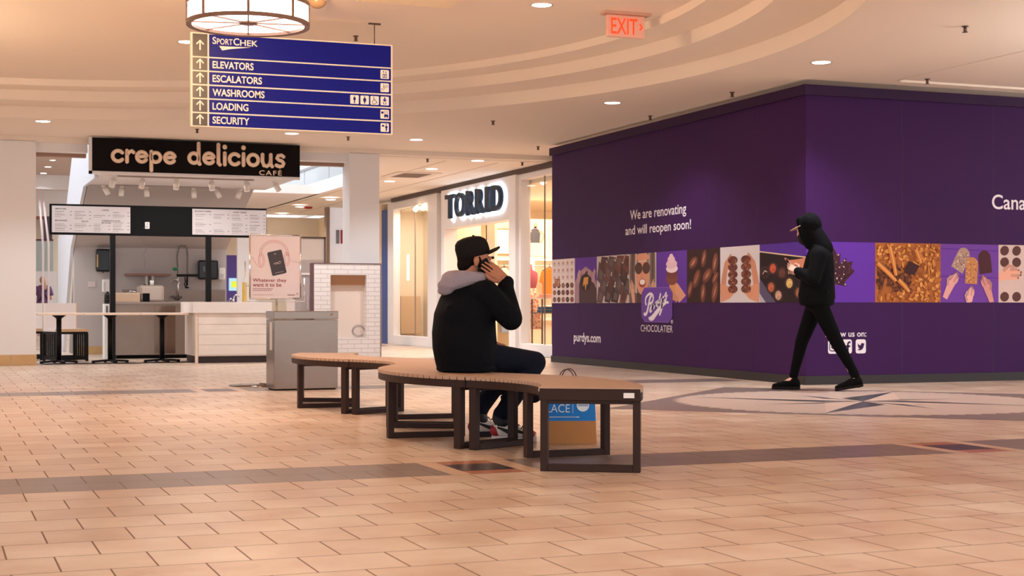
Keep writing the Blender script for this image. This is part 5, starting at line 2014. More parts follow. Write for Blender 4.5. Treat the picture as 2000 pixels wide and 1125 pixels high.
C1 = (1.88, 7.74)
C2 = nxt(C1, 29)
C3 = nxt(C2, 147)
C4 = nxt(C3, 29)
bench('bench', 'nearest curved slatted bench section, with a silver plate on its end, beside the blue bag', C1, -32, 28.9, (-30.4, 1, 26.6), True)
bench('bench', 'curved slatted bench section on which the man in black sits', C2, 208.9, 147.2, (206.6, 178, 149.5))
bench('bench', 'curved slatted bench section just beyond the seated man', C3, -32.8, 28.9, (-30.4, -2, 26.6))
bench('bench', 'farthest curved slatted bench section in front of the litter bin', C4, 208.9, 150, (206.6, 180, 152))

# ------------------------------------------------------------------ shopping bag
cr = Vector((CX, -SX, 0))
cf = Vector((SX, CX, 0))
bg0 = onZ(1057, 867.5, 0.0)
bw_, bh_, bd_ = .340, .362, .12
bag = thing('shopping_bag', 'blue and kraft paper shopping bag with rope handles on the floor behind the bench', 'bag', tuple(bg0 + cr * bw_ / 2))
FB = frame(bg0, cr)
m_ = MB(FB)
KB_, BB_ = mat('kraft_paper', (178, 122, 70), .7, var=.08, vscale=9), mat('bag_blue', (14, 120, 204), .5)


def bag_ring(y, sl):
    return [(sl, y, sl * .3), (bw_ - sl, y, sl * .3), (bw_ - sl * .6, y, -bd_ / 2), (bw_ - sl, y, -bd_ + sl), (sl, y, -bd_ + sl), (sl * .6, y, -bd_ / 2)]


m_.loft([bag_ring(0.001, 0), bag_ring(.142, .006)], cap=False, smooth=False, mat=0)
m_.add(bag_ring(.001, 0), [tuple(range(6))], mat=0)
m_.loft([bag_ring(.142, .006), bag_ring(bh_, .02)], cap=False, smooth=False, mat=1)
m_.build('paper_body', [KB_, BB_], bag)
BLET = mat('bag_lettering', (226, 236, 246), .5)
FBt = FB @ Matrix.Translation((0, 0, .0055)) @ Matrix.Rotation(-.012, 4, 'X')
text('lettering', 'PLACE', FBt, (.0, .194, .175, .244), BLET, bag, offset=-.004)
text('lettering', "THE CHILDREN'S", FBt, (.0, .262, .173, .282), mat('bag_faint_lettering', (80, 160, 220), .5), bag)
m_ = MB(FBt); m_.rect(.192, .19, .1945, .285, .003); m_.ell(.255, .238, .038, .038, .003, n=32)
m_.mat = 1
for j in range(9):
    m_.rect(.225 + .007 * j, .232, .2305 + .007 * j, .244, .0034)
m_.mat = 0
for j in range(22):
    m_.rect(.05 + .0075 * j, .163, .075 + .0075 * j, .169 - .0008 * (j % 3), .003)
m_.build('printed_badge', [BLET, mat('bag_badge_text', (130, 150, 190), .5)], bag)
for z_, dx in ((-.01, 0), (-bd_ + .01, .02)):
    m_ = MB(FB)
    m_.tube([(.105 + dx + .05 * (1 - cos(q)), bh_ - .02 + .115 * sin(q) ** .7 if sin(q) > 0 else bh_ - .02, z_) for q in [pi * j / 16 for j in range(17)]], .0035, 6)
    m_.build('rope_handle', mat('rope_brown', (96, 70, 60), .7), bag)

# ------------------------------------------------------------------ clothes shop sign and stock
FT = frame((TX - .061, yT[869], 0), (0, -1, 0))


def tx(px): return yT[869] - onX(px, TX - .06).y


ts = thing('shop_sign', 'dark raised shop name letters with white backlight over the shop entrance', 'sign', (TX - .06, (yT[869] + yT[1000]) / 2, 2.33))
tz0, tz1 = 2.50, 2.955
TD = mat('torrid_dark', (26, 38, 56), .45, spec=.25)
xs_ = [(tx(878.5), tx(894.5)), (tx(896.5), tx(915.5)), (tx(919), tx(933.5)), (tx(937), tx(952)), (tx(956.5), tx(964)), (tx(968.5), tx(988))]
for ch, (a, b) in zip('TORRID', xs_):
    text('letter', ch, FT, (a, tz0, b, tz1), TD, ts, extrude=.035, offset=.018, zoff=.035)
    text('halo_light', ch, FT, (a - .035, tz0 - .035, b + .035, tz1 + .035), mat('halo_white', (225, 240, 255), .5, emit=4.0), ts, extrude=.006, offset=.04, zoff=.018)

su = thing('shelf_unit', 'cream wall unit with lit shelf inside the clothes shop', 'shelf', (11.3, 27.3, 0))
m_ = MB(); m_.box(10.12, 27.45, 0, 12.6, 27.5, 2.55); m_.build('back_panel', SHOPW, su)
for z_ in (1.74, .55):
    m_ = MB(); m_.box(10.12, 27.05 if z_ > 1 else 27.3, z_, 12.6, 27.45, z_ + .05); m_.build('shelf', mat('shelf_white', (252, 244, 232), .4), su)
m_ = MB(); m_.box(10.62, 27.0, 0, 10.68, 27.5, 2.55); m_.box(10.12, 27.0, 0, 10.17, 27.5, 2.55); m_.build('upright', SHOPW, su)
m_ = MB(); m_.box(10.70, 27.10, 1.725, 12.55, 27.14, 1.74); m_.build('light_strip', mat('shelf_light', (255, 236, 206), .5, emit=8), su)
m_ = MB(); m_.box(10.2, 27.1, 1.725, 10.6, 27.14, 1.74); m_.build('light_strip', MATS['shelf_light'], su)
m_ = MB(); m_.cyl((10.15, 27.2, 1.62), (12.6, 27.2, 1.62), .012, n=8); m_.cyl((10.15, 27.2, .835), (12.6, 27.2, .835), .012, n=8); m_.build('hanging_rail', CHROME, su)
# fashion poster above the shelf
po = thing('fashion_poster', 'pale poster of a posing figure in a dark top above the lit shelf', 'poster', (11.1, 27.42, 1.8))
FO = frame((10.78, 27.43, 1.82), (1, 0, 0))
m_ = MB(FO); m_.prism([(0, 0), (.62, 0), (.62, .66), (0, .66)], 0, .01)
m_.mat = 1; m_.poly([(.18, .0), (.2, .2), (.24, .3), (.44, .3), (.5, .2), (.5, 0)], .0105)
m_.mat = 2; m_.poly([(.23, .26), (.24, .5), (.32, .55), (.38, .55), (.46, .48), (.44, .26)], .011)
m_.mat = 3; m_.stroke([(.26, .5), (.14, .42), (.24, .28)], .05, .0112); m_.stroke([(.44, .5), (.54, .4), (.46, .26)], .05, .0112); m_.ell(.35, .60, .05, .055, .0112); m_.stroke([(.35, .54), (.35, .58)], .05, .0112)
m_.build('print', [mat('poster_pale', (244, 226, 212), .5), mat('poster_skirt', (196, 190, 200), .5), mat('poster_top', (84, 84, 92), .5), mat('poster_skin', (224, 172, 150), .5)], po)
po = thing('fashion_poster', 'bright framed picture above the shelf, left inside the shop entrance', 'poster', (10.4, 27.42, 1.8))
m_ = MB(); m_.box(10.22, 27.42, 1.83, 10.58, 27.44, 2.35); m_.build('frame', mat('frame_tan', (176, 146, 120), .5), po)
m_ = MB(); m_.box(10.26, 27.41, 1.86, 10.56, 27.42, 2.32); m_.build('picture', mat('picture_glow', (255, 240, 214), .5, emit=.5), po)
pn = thing('lamp_reflection_panel', 'glowing panel imitating a lamp reflection under the poster in the clothes shop', 'panel', (10.85, 26.7, 1.3))
m_ = MB(); m_.box(10.68, 26.95, 1.28, 10.92, 26.98, 1.78); m_.build('reflection_face', mat('reflection_glow', (255, 236, 200), .5, emit=2.2), pn)  # added glow imitates a lamp's reflection in the window glass
# mannequin with a patterned dress
mq = thing('dress_form', 'dress form in a pink top and orange patterned dress behind the shop window', 'mannequin', (10.22, 25.5, 0))
prof_t = [(.06, 1.60), (.075, 1.50), (.17, 1.44), (.17, 1.30), (.13, 1.14)]
prof_s = [(.135, 1.16), (.19, .98), (.21, .80), (.235, .42), (.23, .41)]


def ring(r, z, c=(10.22, 25.5), k=.75, n=28, wob=0): return [(c[0] + r * (1 + wob * sin(7 * q)) * cos(q), c[1] + k * r * (1 + wob * sin(7 * q)) * sin(q), z) for q in [2 * pi * j / n for j in range(n)]]


DRESS = bpy.data.materials.new('orange_pattern')
DRESS.use_nodes = True
_n = DRESS.node_tree
_v = _n.nodes.new('ShaderNodeTexVoronoi'); _v.inputs['Scale'].default_value = 22
_tc = _n.nodes.new('ShaderNodeTexCoord'); _n.links.new(_tc.outputs['Object'], _v.inputs['Vector'])
_r = _n.nodes.new('ShaderNodeValToRGB'); _n.links.new(_v.outputs['Distance'], _r.inputs[0])
_r.color_ramp.elements[0].color = lin((190, 70, 60)); _r.color_ramp.elements[1].color = lin((250, 200, 160)); _r.color_ramp.elements[0].position = .2; _r.color_ramp.elements[1].position = .6
_n.links.new(_r.outputs[0], _n.nodes['Principled BSDF'].inputs['Base Color'])
m_ = MB(); m_.loft([ring(r, z, wob=.05 * i) for i, (r, z) in enumerate(prof_s)]); m_.build('dress', DRESS, mq)
m_ = MB(); m_.loft([ring(r, z) for r, z in prof_t]); m_.build('top', mat('rose_top', (186, 84, 96), .7), mq)
m_ = MB(); m_.cyl((10.22, 25.5, .02), (10.22, 25.5, .45), .015, n=10); m_.lathe([(.001, 0), (.17, 0), (.17, .015), (.001, .02)], (10.22, 25.5, 0), 24, cap=False); m_.build('stand', BLACKM, mq)
# display table with folded stock
dt = thing('display_table', 'dark metal two-tier display table of folded clothes behind the shop window', 'table', (10.55, 24.95, 0))
m_ = MB(); m_.box(10.15, 24.7, .96, 11.0, 25.2, .985); m_.build('tabletop', mat('table_cream', (226, 206, 190), .5), dt)
m_ = MB(); m_.box(10.15, 24.7, .70, 11.0, 25.2, .72); m_.build('shelf', mat('table_metal', (90, 78, 72), .4, .5), dt)
for x_ in (10.16, 10.36, 10.58, 10.98):
    for y_ in (24.71, 25.19):
        m_ = MB(); m_.box(x_ - .012, y_ - .012, 0, x_ + .012, y_ + .012, .96); m_.build('leg', MATS['table_metal'], dt)


def folded(x, y, z, w, d, h, rgb, label):
    m = MB()
    m.box(x - w / 2, y - d / 2, z, x + w / 2, y + d / 2, z + h * .48)
    m.box(x - w / 2 + .008, y - d / 2 + .006, z + h * .5, x + w / 2 - .006, y + d / 2 - .008, z + h)
    return tag(m.build('folded_garment', mat('cloth_%d_%d_%d' % rgb, rgb, .85), bevel=h * .2), label, 'clothing', 'folded clothes in the shop')


folded(10.33, 24.95, .722, .24, .3, .10, (20, 88, 130), 'blue folded garment on the lower tier of the display table')
folded(10.74, 24.95, .722, .24, .3, .12, (214, 96, 48), 'orange folded garment on the lower tier of the display table')
folded(10.34, 24.95, .987, .2, .3, .06, (226, 150, 120), 'peach folded garment on top of the display table')
m_ = MB(); m_.sph((10.72, 24.93, 1.035), (.14, .14, .045), 18, 10); m_.lathe([(.001, .987), (.2, .987), (.2, .997), (.001, 1.0)], (10.72, 24.93, 0), 24, cap=False)
tag(m_.build('hat', mat('olive_felt', (74, 68, 48), .8)), 'olive brimmed hat on top of the display table', 'hat')


def garment(x, y, ztop, h, w, rgb, label):
    t = thing('hanging_garment', label, 'clothing', (x, y, ztop), 'clothes hanging in the shop')
    m = MB(frame((x, y, ztop), (1, 0, 0)))
    m.prism([(-w * .12, -.03), (-w * .5, -.10), (-w * .62, -.3), (-w * .42, -.32), (-w * .40, -h), (w * .40, -h), (w * .42, -.32), (w * .62, -.3), (w * .5, -.10), (w * .12, -.03)], -.04, .04)
    m.build('cloth', mat('cloth_%d_%d_%d' % rgb, rgb, .85), t, bevel=.015)
    m = MB(frame((x, y, ztop), (1, 0, 0)))
    m.tube([(-w * .45, -.08, 0), (0, -.01, 0), (w * .45, -.08, 0)], .008, 6)
    m.tube([(0, -.01, 0), (0, .0, .02), (0, .02, .026), (0, .042, .004), (0, .036, -.018)], .004, 6)
    m.build('hanger', BLACKM, t)


garment(11.34, 27.2, 1.602, .62, .34, (240, 120, 30), 'orange garment hanging at the window edge beside the hoarding')
garment(10.38, 27.2, 1.602, .55, .27, (250, 236, 220), 'white top hanging inside the shop entrance')
garment(10.42, 27.2, .817, .5, .26, (150, 164, 186), 'pale blue denim garment low inside the shop entrance')
m_ = MB(); m_.box(9.98, 30.52, 0, 10.02, 30.56, 2.9)
# light panels and dark mullion deeper in the shop
for i_, (p0_, p1_) in enumerate(((880, 888), (905, 912), (960, 976))):
    a_, b_2 = onY(p0_, 30.5), onY(p1_, 30.5)
    m_ = MB(); m_.box(a_.x, 30.5, .2, b_2.x, 30.58, 2.55)
    tag(m_.build('wall_panel', mat('panel_bright', (255, 242, 220), .5, emit=.35)), ['bright upright panel at the left inside the shop entrance', 'bright upright panel second from left inside the shop entrance', 'bright upright panel beside the dark mullion in the shop'][i_], 'panel', 'bright upright panels in the shop')
a_ = onY(954, 29.5)
m_ = MB(); m_.box(a_.x, 29.5, 0, a_.x + .05, 29.55, 2.45); m_.box(a_.x, 29.5, 2.42, a_.x + 1.4, 29.55, 2.47)
tag(m_.build('dark_frame', BLACKM), 'thin dark metal frame inside the shop entrance', 'frame')
# left window display
a_, b_2 = onY(776, 31.86, 590), onY(815, 31.86, 655)
m_ = MB(); m_.box(a_.x, 31.6, .22, a_.x + .45, 31.86, 1.05)
tag(m_.build('display_plinth', mat('plinth_tan', (214, 178, 138), .6), bevel=.01), 'tan plinth behind the left shop window', 'plinth')
cd = thing('window_card', 'small white card with dark lettering behind the left shop window', 'card', (9.95, 29.3, .95))
FC = frame((9.72, 29.2, .92), (1, 0, 0))
m_ = MB(FC); m_.prism([(0, 0), (.30, 0), (.30, .14), (0, .14)], -.01, 0); m_.build('card', mat('card_white', (248, 232, 212), .6), cd)
text('lettering', 'TORRID', FC, (.03, .05, .27, .10), mat('card_ink', (90, 74, 64), .6), cd)
m_ = MB(FC); m_.box(.02, -.72, -.2, .28, 0, -.02); m_.build('stand', MATS['plinth_tan'], cd)
tl_ = thing('tube_reflection', 'vertical glowing rod imitating a tube light reflection in the left shop window', 'light', (9.9, 30.6, 1.4))
p_ = onY(797, 30.6, 518)
m_ = MB(); m_.cyl((p_.x, 30.6, 1.38), (p_.x, 30.6, 1.93), .02, n=12); m_.build('tube', mat('tube_reflection_glow', (255, 240, 214), .5, emit=5), tl_)  # glowing rod stands in for a tube light reflected in the glass
for px_, py_, Y_, lb in ((812, 407, 29.4, 'left spotlight glowing at the top of the left shop window'), (826, 404, 29.1, 'right spotlight glowing at the top of the left shop window'), (1061, 353, 23.4, 'spotlight glowing at the top of the right shop window')):
    p_ = onY(px_, Y_, py_)
    t_ = thing('window_spotlight', lb, 'spotlight', tuple(p_), 'spotlights in the shop windows')
    m_ = MB(); m_.cyl(p_ + Vector((0, 0, .0)), p_ + Vector((0, 0, 2.915 - p_.z)), .008, n=8); m_.build('stem', SPOTW, t_)
    m_ = MB(); m_.cyl(p_ + Vector((.05, .04, .03)), p_ - Vector((.02, .03, .03)), .045, .05, n=16); m_.build('lamp_head', mat('spot_glow', (255, 236, 206), .5, emit=4), t_)

lamp('window_display_light', 'AREA', (9.85, 30.0, 2.88), 34, (1.0, 0.92, 0.84), 0.6, size_y=2.2)

# ------------------------------------------------------------------ far things seen beside the left column
gb_ = thing('glass_balustrade', 'distant glass balustrade with dark red rail on a white wall, left of the escalator panel', 'balustrade', (2.8, 45.9, 0))
a_, b_2 = onY(60, 45.9, 470), onY(104, 45.9, 530)
m_ = MB(); m_.box(a_.x, 45.9, 0, b_2.x + .1, 46.0, b_2.z); m_.build('white_base', COOLW, gb_)
m_ = MB(); m_.box(a_.x, 45.93, b_2.z, b_2.x, 45.95, a_.z); m_.build('glass_panel', mat('green_glass', (176, 190, 186), .1, spec=.6), gb_)
m_ = MB(); m_.box(a_.x, 45.9, a_.z, b_2.x, 45.98, a_.z + .05); m_.build('handrail', mat('rail_red', (92, 44, 44), .4), gb_)
a_, b_2 = onY(102, 47.1, 388), onY(136, 47.1, 402)
m_ = MB(); m_.box(a_.x, 47.0, b_2.z - .4, b_2.x, 47.15, a_.z)
tag(m_.build('lit_signboard', mat('signboard_glow', (250, 252, 255), .5, emit=2.0)), 'bright white lit signboard far behind the left gap', 'sign')
a_, b_2 = onY(104, 46.7, 389), onY(112, 46.7, 400)
m_ = MB(); m_.box(a_.x, 46.68, b_2.z, b_2.x, 46.75, a_.z)
tag(m_.build('blue_banner', mat('banner_blue', (36, 96, 200), .5)), 'small blue banner in front of the far lit signboard', 'banner')
a_, b_2 = onY(69, 46.8, 385), onY(75, 46.8, 402)
m_ = MB(); m_.box(a_.x - .3, 46.75, b_2.z, b_2.x, 46.85, a_.z)
tag(m_.build('navy_banner', mat('banner_navy', (30, 34, 92), .5)), 'navy banner at the edge of the left column, far away', 'banner')
a_, b_2 = onY(86, 46.85, 382), onY(102, 46.85, 392)
m_ = MB(); m_.box(a_.x, 46.86, b_2.z - 1.2, b_2.x, 46.95, b_2.z); m_.mat = 1; m_.box(a_.x, 46.84, b_2.z, b_2.x, 46.95, a_.z)
tag(m_.build('kiosk_display', [mat('far_dark', (84, 78, 84), .6), mat('far_pale_blue', (150, 176, 204), .5)]), 'dark far display with a pale blue header left of the lit signboard', 'display')
lf = thing('leaning_frame', 'pale narrow leaning frame far behind the left column gap', 'frame', (2.3, 40.0, 0))
for px_, py_, px2, py2 in ((75, 365, 84, 480), (81, 359, 95, 478)):
    m_ = MB(); a_, b_2 = onY(px_, 40, py_), onY(px2, 40, py2); m_.bar(a_, b_2, .05, .05); m_.bar(b_2, (b_2.x, 40, 0), .05, .05); m_.build('upright', mat('frame_pink_white', (240, 222, 226), .5), lf)
m_ = MB(); a_, b_2 = onY(75, 40, 366), onY(81, 40, 360); m_.bar(a_, b_2, .05, .05); m_.build('cross_bar', MATS['frame_pink_white'], lf)
for px_, py_, Y_, lb in ((77, 287, 30.25, 'far lit round pendant lamp under the header, cut by the left column'), (96, 289, 30.62, 'far lit round pendant lamp under the header, right of the cut one')):
    p_ = onY(px_, Y_, py_)
    t_ = thing('pendant_lamp', lb, 'pendant lamp', tuple(p_), 'far round pendant lamps')
    m_ = MB(); m_.lathe([(.001, -.03), (.11, -.02), (.12, .02), (.001, .03)], p_, 24, cap=False); m_.build('shade', mat('far_lamp_glow', (255, 236, 200), .5, emit=4), t_)
    m_ = MB(); m_.cyl(p_, Vector((p_.x, p_.y, 4.0)), .008, n=6); m_.build('rod', BLACKM, t_)

# ------------------------------------------------------------------ people
SKIN = mat('skin_tan', (186, 122, 92), .55, spec=.3, var=.06, vscale=30)
SKINP = mat('skin_pink', (236, 186, 168), .55, spec=.3)
BLKJ = mat('jacket_black', (15, 15, 20), .85, spec=.1, bump=.25, bscale=26)
NAVY = mat('jeans_navy', (19, 22, 34), .85, spec=.1, bump=.2, bscale=60)
FLEECE = mat('hood_grey', (160, 148, 158), .9, spec=.1, bump=.4, bscale=70)
CAPB = mat('cap_black', (30, 26, 25), .85, spec=.1, bump=.1, bscale=120)
MASK = mat('mask_black', (24, 20, 22), .8)
HAIRD = mat('hair_dark', (22, 17, 15), .85, spec=.1)


def rot_z(a): return Matrix.Rotation(a, 4, 'Z')


def axes(o, x, y):
    x = Vector(x).normalized()
    y = Vector(y)
    y = (y - x * x.dot(y)).normalized()
    z = x.cross(y)
    m = Matrix((x, y, z)).transposed().to_4x4()
    m.translation = Vector(o)
    return m


def add_head(mb, M, s=1.0):
    """head in its own frame: x towards the face, z up, origin between the ears"""
    old = mb.M
    mb.M = (old @ M if old is not None else M) @ Matrix.Scale(s, 4)
    mb.sph((-.012, 0, .035), (.098, .077, .092), 20, 14)
    mb.sph((.03, 0, -.02), (.070, .062, .085), 18, 12)
    mb.cone2((.045, 0, -.085), .032, (-.01, 0, -.04), .06)
    mb.sph((.078, 0, -.088), (.024, .03, .02), 12, 8)           # chin
    mb.cone2((.094, 0, .014), .008, (.111, 0, -.022), .0105)      # nose
    mb.sph((.103, 0, -.027), (.011, .016, .008), 10, 8)
    mb.sph((.094, 0, -.058), (.014, .026, .009), 10, 8)         # lips
    mb.sph((.088, 0, .028), (.02, .05, .012), 12, 8)            # brow
    for sy in (-1, 1):
        mb.sph((.080, sy * .032, .008), (.012, .015, .010), 10, 8)
        mb.sph((.066, sy * .042, -.025), (.028, .022, .026), 10, 8)
        mb.sph((-.004, sy * .079, .0), (.020, .009, .032), 12, 8)
        mb.sph((-.002, sy * .077, -.026), (.010, .008, .012), 10, 6)
    mb.cone2((-.03, 0, -.04), .056, (-.045, 0, -.15), .058)
    mb.M = old


def add_hand(mb, M, curls=(.35, .4, .45, .5), thumb=(.055, .058, -.02), s=1.0):
    """hand in its own frame: x to the fingertips, y to the thumb side, fingers curl to -z"""
    old = mb.M
    mb.M = (old @ M if old is not None else M) @ Matrix.Scale(s, 4)
    ys = (.034, .0115, -.0115, -.033)
    ln = (.072, .080, .074, .058)
    for i in range(4):
        mb.cone2((.0, ys[i] * .55, 0), .016, (.084, ys[i], 0), .0105, 10)
    mb.sph((.045, 0, -.004), (.045, .036, .014), 14, 8)
    mb.cone2((-.03, 0, 0), .026, (.01, 0, 0), .025, 12)
    for i in range(4):
        p = Vector((.088, ys[i], 0))
        a = curls[i] * .6
        r = .0090
        for k, fr in enumerate((.45, .32, .23)):
            d = Vector((cos(a), ys[i] * 1.2, -sin(a))).normalized()
            q = p + d * ln[i] * fr
            mb.cone2(p, r, q, r * .9, 10)
            p, r = q, r * .9
            a += curls[i]
    p0, p2 = Vector((.018, .028, -.004)), Vector(thumb)
    p1 = p0.lerp(p2, .55) + Vector((-.004, .012, 0))
    mb.cone2(p0, .016, p1, .0125, 10)
    mb.cone2(p1, .0125, p2, .0105, 10)
    d = (p2 - p1).normalized()
    mb.cone2(p2, .0105, p2 + (d + Vector((.5, -.3, 0))).normalized() * .026, .0088, 10)
    mb.M = old


def eyes(M, parent):
    for sy in (-1, 1):
        m = MB(M)
        m.sph((.0835, sy * .032, .008), (.0105, .0125, .0065), 12, 8)
        e = m.build('eye', mat('eye_white', (226, 216, 208), .3), parent)
        m = MB(M)
        m.sph((.0915, sy * .032, .008), (.003, .005, .005), 10, 6)
        m.build('iris', mat('iris_dark', (40, 26, 20), .3), e)


def ering(cx_, cy_, z, a, b, n=28, rot=0.0):
    out = []
    for j in range(n):
        q = 2 * pi * j / n
        x, y = a * cos(q), b * sin(q)
        out.append((cx_ + x * cos(rot) - y * sin(rot), cy_ + x * sin(rot) + y * cos(rot), z))
    return out


def shoe(mb, heel, toe, h=.075, w=.045):
    """a shoe last from heel to toe"""
    heel, toe = Vector(heel), Vector(toe)
    d = (toe - heel)
    L = d.length
    d.normalize()
    up = Vector((0, 0, 1))
    up = (up - d * up.dot(d)).normalized()
    sd = d.cross(up)
    rings = []
    for t, ww, hh in ((0, .5, .55), (.06, .8, .95), (.25, .85, 1.0), (.45, .9, .85), (.68, 1.05, .62), (.86, .95, .5), (.96, .65, .42), (1, .35, .3)):
        c = heel + d * (L * t)
        rings.append([c + sd * (w * ww * cos(q)) + up * (max(0, (h * hh) * (.5 + .5 * sin(q)))) for q in [2 * pi * j / 16 for j in range(16)]])
    mb.loft(rings)


# ---- the seated man
Pm = (3.15, 8.90)
HD = radians(12)
PM = Matrix.Translation((Pm[0], Pm[1], 0)) @ rot_z(HD)
man = thing('person', 'person in black jacket, grey hood and black cap sitting on the bench, on the phone', 'person', (Pm[0], Pm[1], SEATZ))
HEADM = Matrix.Translation((.055, 0, 1.125)) @ rot_z(radians(-20)) @ Matrix.Rotation(radians(4), 4, 'Y')
HM = axes((.172, -.164, 1.012), (-.74, .26, .62), (-.62, .01, -.73))
kn_r, an_r = (.43, -.125, .485), (.165, -.15, .13)
kn_l, an_l = (.42, .13, .485), (.21, .19, .14)
b = MB()
b.loft([ering(-.01, 0, .47, .12, .17), ering(-.02, 0, .6, .13, .17), ering(-.02, 0, .8, .12, .18), ering(.02, 0, .95, .09, .15), ering(.03, 0, 1.0, .06, .08)])
add_head(b, HEADM)
b.cone2((.02, -.17, .94), .05, (.15, -.275, .765), .042); b.cone2((.15, -.275, .765), .042, (.175, -.155, 1.0), .03)
b.cone2((.02, .17, .94), .05, (.08, .25, .68), .042); b.cone2((.08, .25, .68), .042, (.20, .13, .58), .03)
add_hand(b, HM, (.02, .10, .18, .26), (.088, .056, -.010))
add_hand(b, axes((.21, .12, .58), (.8, -.5, -.1), (.3, .4, .8)), (.5, .55, .6, .65))
for hp, kn, an in (((0, -.1, .54), kn_r, an_r), ((0, .1, .54), kn_l, an_l)):
    b.cone2(hp, .075, kn, .052); b.cone2(kn, .052, an, .036)
skin_obj('body', b, .0042, SKIN, man, 3, PM)
eyes(PM @ HEADM, man)
# jacket
j = MB()
j.loft([ering(-.005, 0, .440, .155, .205), ering(-.008, 0, .450, .172, .218), ering(-.01, 0, .50, .182, .232), ering(-.018, 0, .58, .192, .236), ering(-.025, 0, .68, .19, .232),
        ering(-.02, 0, .80, .178, .228), ering(-.005, 0, .90, .150, .212), ering(.01, 0, .965, .115, .17), ering(.03, 0, 1.015, .082, .098)])
for sy in (-1, 1):
    j.sph((.01, sy * .175, .925), (.088, .085, .08), 16, 10)
j.cone2((.02, -.19, .925), .084, (.145, -.282, .765), .073); j.cone2((.145, -.282, .765), .073, (.172, -.175, .955), .054)
j.cone2((.172, -.175, .955), .054, (.188, -.172, .992), .045)
j.cone2((.02, .19, .925), .084, (.07, .255, .68), .072); j.cone2((.07, .255, .68), .072, (.19, .14, .585), .05)
# cloth folds along back, waist and sleeve
for p, q, r in (((-.19, -.10, .70), (-.13, .15, .63), .016), ((-.20, .05, .60), (-.12, -.18, .575), .018), ((-.19, -.06, .84), (-.05, -.2, .88), .014),
                ((-.1, -.2, .66), (.1, -.19, .62), .018), ((.09, -.335, .80), (.17, -.33, .85), .014), ((.10, -.33, .74), (.2, -.3, .76), .015), ((-.195, .03, .76), (-.15, -.13, .80), .012), ((-.19, -.02, .50), (-.1, -.19, .48), .014), ((-.03, -.235, .54), (.12, -.17, .55), .018)):
    j.cone2(p, r * .62, q, r * .4, 10)
skin_obj('jacket', j, .010, BLKJ, man, 5, PM)
j = MB()
j.loft([ering(-.006, 0, .436, .166, .212, 36), ering(-.006, 0, .444, .176, .222, 36), ering(-.006, 0, .47, .176, .222, 36), ering(-.006, 0, .478, .168, .214, 36)])
me_ = j.build('jacket_hem', BLKJ, None); me_.data.transform(PM); attach(me_, man)
# hood lying round the neck
h = MB()
for k_ in range(15):
    q = radians(70 + 220 * k_ / 14)
    th = .034 + .030 * max(0, -cos(q)) ** .7
    h.sph((.012 + .085 * cos(q) - .03 * max(0, -cos(q)), .098 * sin(q), 1.022 - .018 * max(0, -cos(q)) + .012 * max(0, cos(q))), (th * 1.1, th * 1.05, th * 1.0), 14, 10)
h.sph((-.125, .02, .975), (.058, .10, .042), 16, 10)
h.sph((-.135, .04, .94), (.035, .085, .03), 14, 8)
h.cone2((.09, -.06, 1.03), .024, (.0, -.115, 1.0), .030)
h.cone2((-.09, -.09, 1.035), .020, (-.12, .08, 1.03), .018)
h.cone2((-.04, -.11, 1.045), .016, (-.10, -.02, 1.055), .016)
skin_obj('hood', h, .008, FLEECE, man, 3, PM)
# hair, cap, mask
h = MB(HEADM)
h.sph((-.032, 0, .022), (.084, .079, .075), 18, 12)
h.sph((-.06, 0, -.02), (.052, .066, .06), 16, 10)
for sy in (-1, 1):
    h.cone2((.035, sy * .062, -.055), .018, (.012, sy * .072, .02), .012, 10)
h.cone2((.08, 0, -.095), .022, (.04, -.055, -.075), .02, 10); h.cone2((.08, 0, -.095), .022, (.04, .055, -.075), .02, 10)
skin_obj('hair', h, .006, HAIRD, man, 2, PM)
cm = MB(PM @ HEADM @ Matrix.Translation((-.01, 0, .042)) @ Matrix.Rotation(radians(-17), 4, 'Y'))
cm.loft([[(a * cos(q) + ox, b2 * sin(q), z) for q in [2 * pi * i / 32 for i in range(32)]] for a, b2, z, ox in ((.106, .086, -.012, 0), (.108, .088, .02, 0), (.107, .087, .055, -.002), (.098, .080, .085, -.004), (.074, .062, .106, -.008), (.036, .03, .116, -.008), (.004, .004, .118, -.008))], cap=True)
cap = cm.build('cap', CAPB, man)
cm = MB(PM @ HEADM @ Matrix.Translation((.083, 0, .060)) @ Matrix.Rotation(radians(-27), 4, 'Y'))
br = []
for i in range(17):
    q = -pi / 2 + pi * i / 16
    br.append((.084 * cos(q) ** .8 if cos(q) > 1e-6 else 0, .084 * sin(q)))
top = [(x, y, .014 - 1.6 * y * y) for x, y in br]
bot = [(x, y, .006 - 1.6 * y * y) for x, y in br]
n_ = len(br)
for i in range(n_ - 1):
    cm.add([(-.02, br[i][1], top[i][2]), top[i], top[i + 1], (-.02, br[i + 1][1], top[i + 1][2]), (-.02, br[i][1], bot[i][2]), bot[i], bot[i + 1], (-.02, br[i + 1][1], bot[i + 1][2])],
           [(0, 1, 2, 3), (4, 7, 6, 5), (1, 5, 6, 2), (0, 3, 7, 4), (0, 4, 5, 1), (3, 2, 6, 7)], True)
cm.build('cap_visor', CAPB, cap)
cm = MB(PM @ HEADM); cm.sph((-.02, 0, .162), (.009, .009, .005), 10, 6); cm.build('cap_button', CAPB, cap)
h = MB(HEADM)
h.sph((.07, 0, -.075), (.045, .058, .05), 16, 10); h.cone2((.06, -.05, -.07), .022, (.02, -.068, -.05), .014, 10); h.cone2((.06, .05, -.07), .022, (.02, .068, -.05), .014, 10)
h.cone2((.0, -.086, -.03), .0045, (.03, -.074, -.05), .006, 8)
skin_obj('face_mask', h, .005, MASK, man, 2, PM)
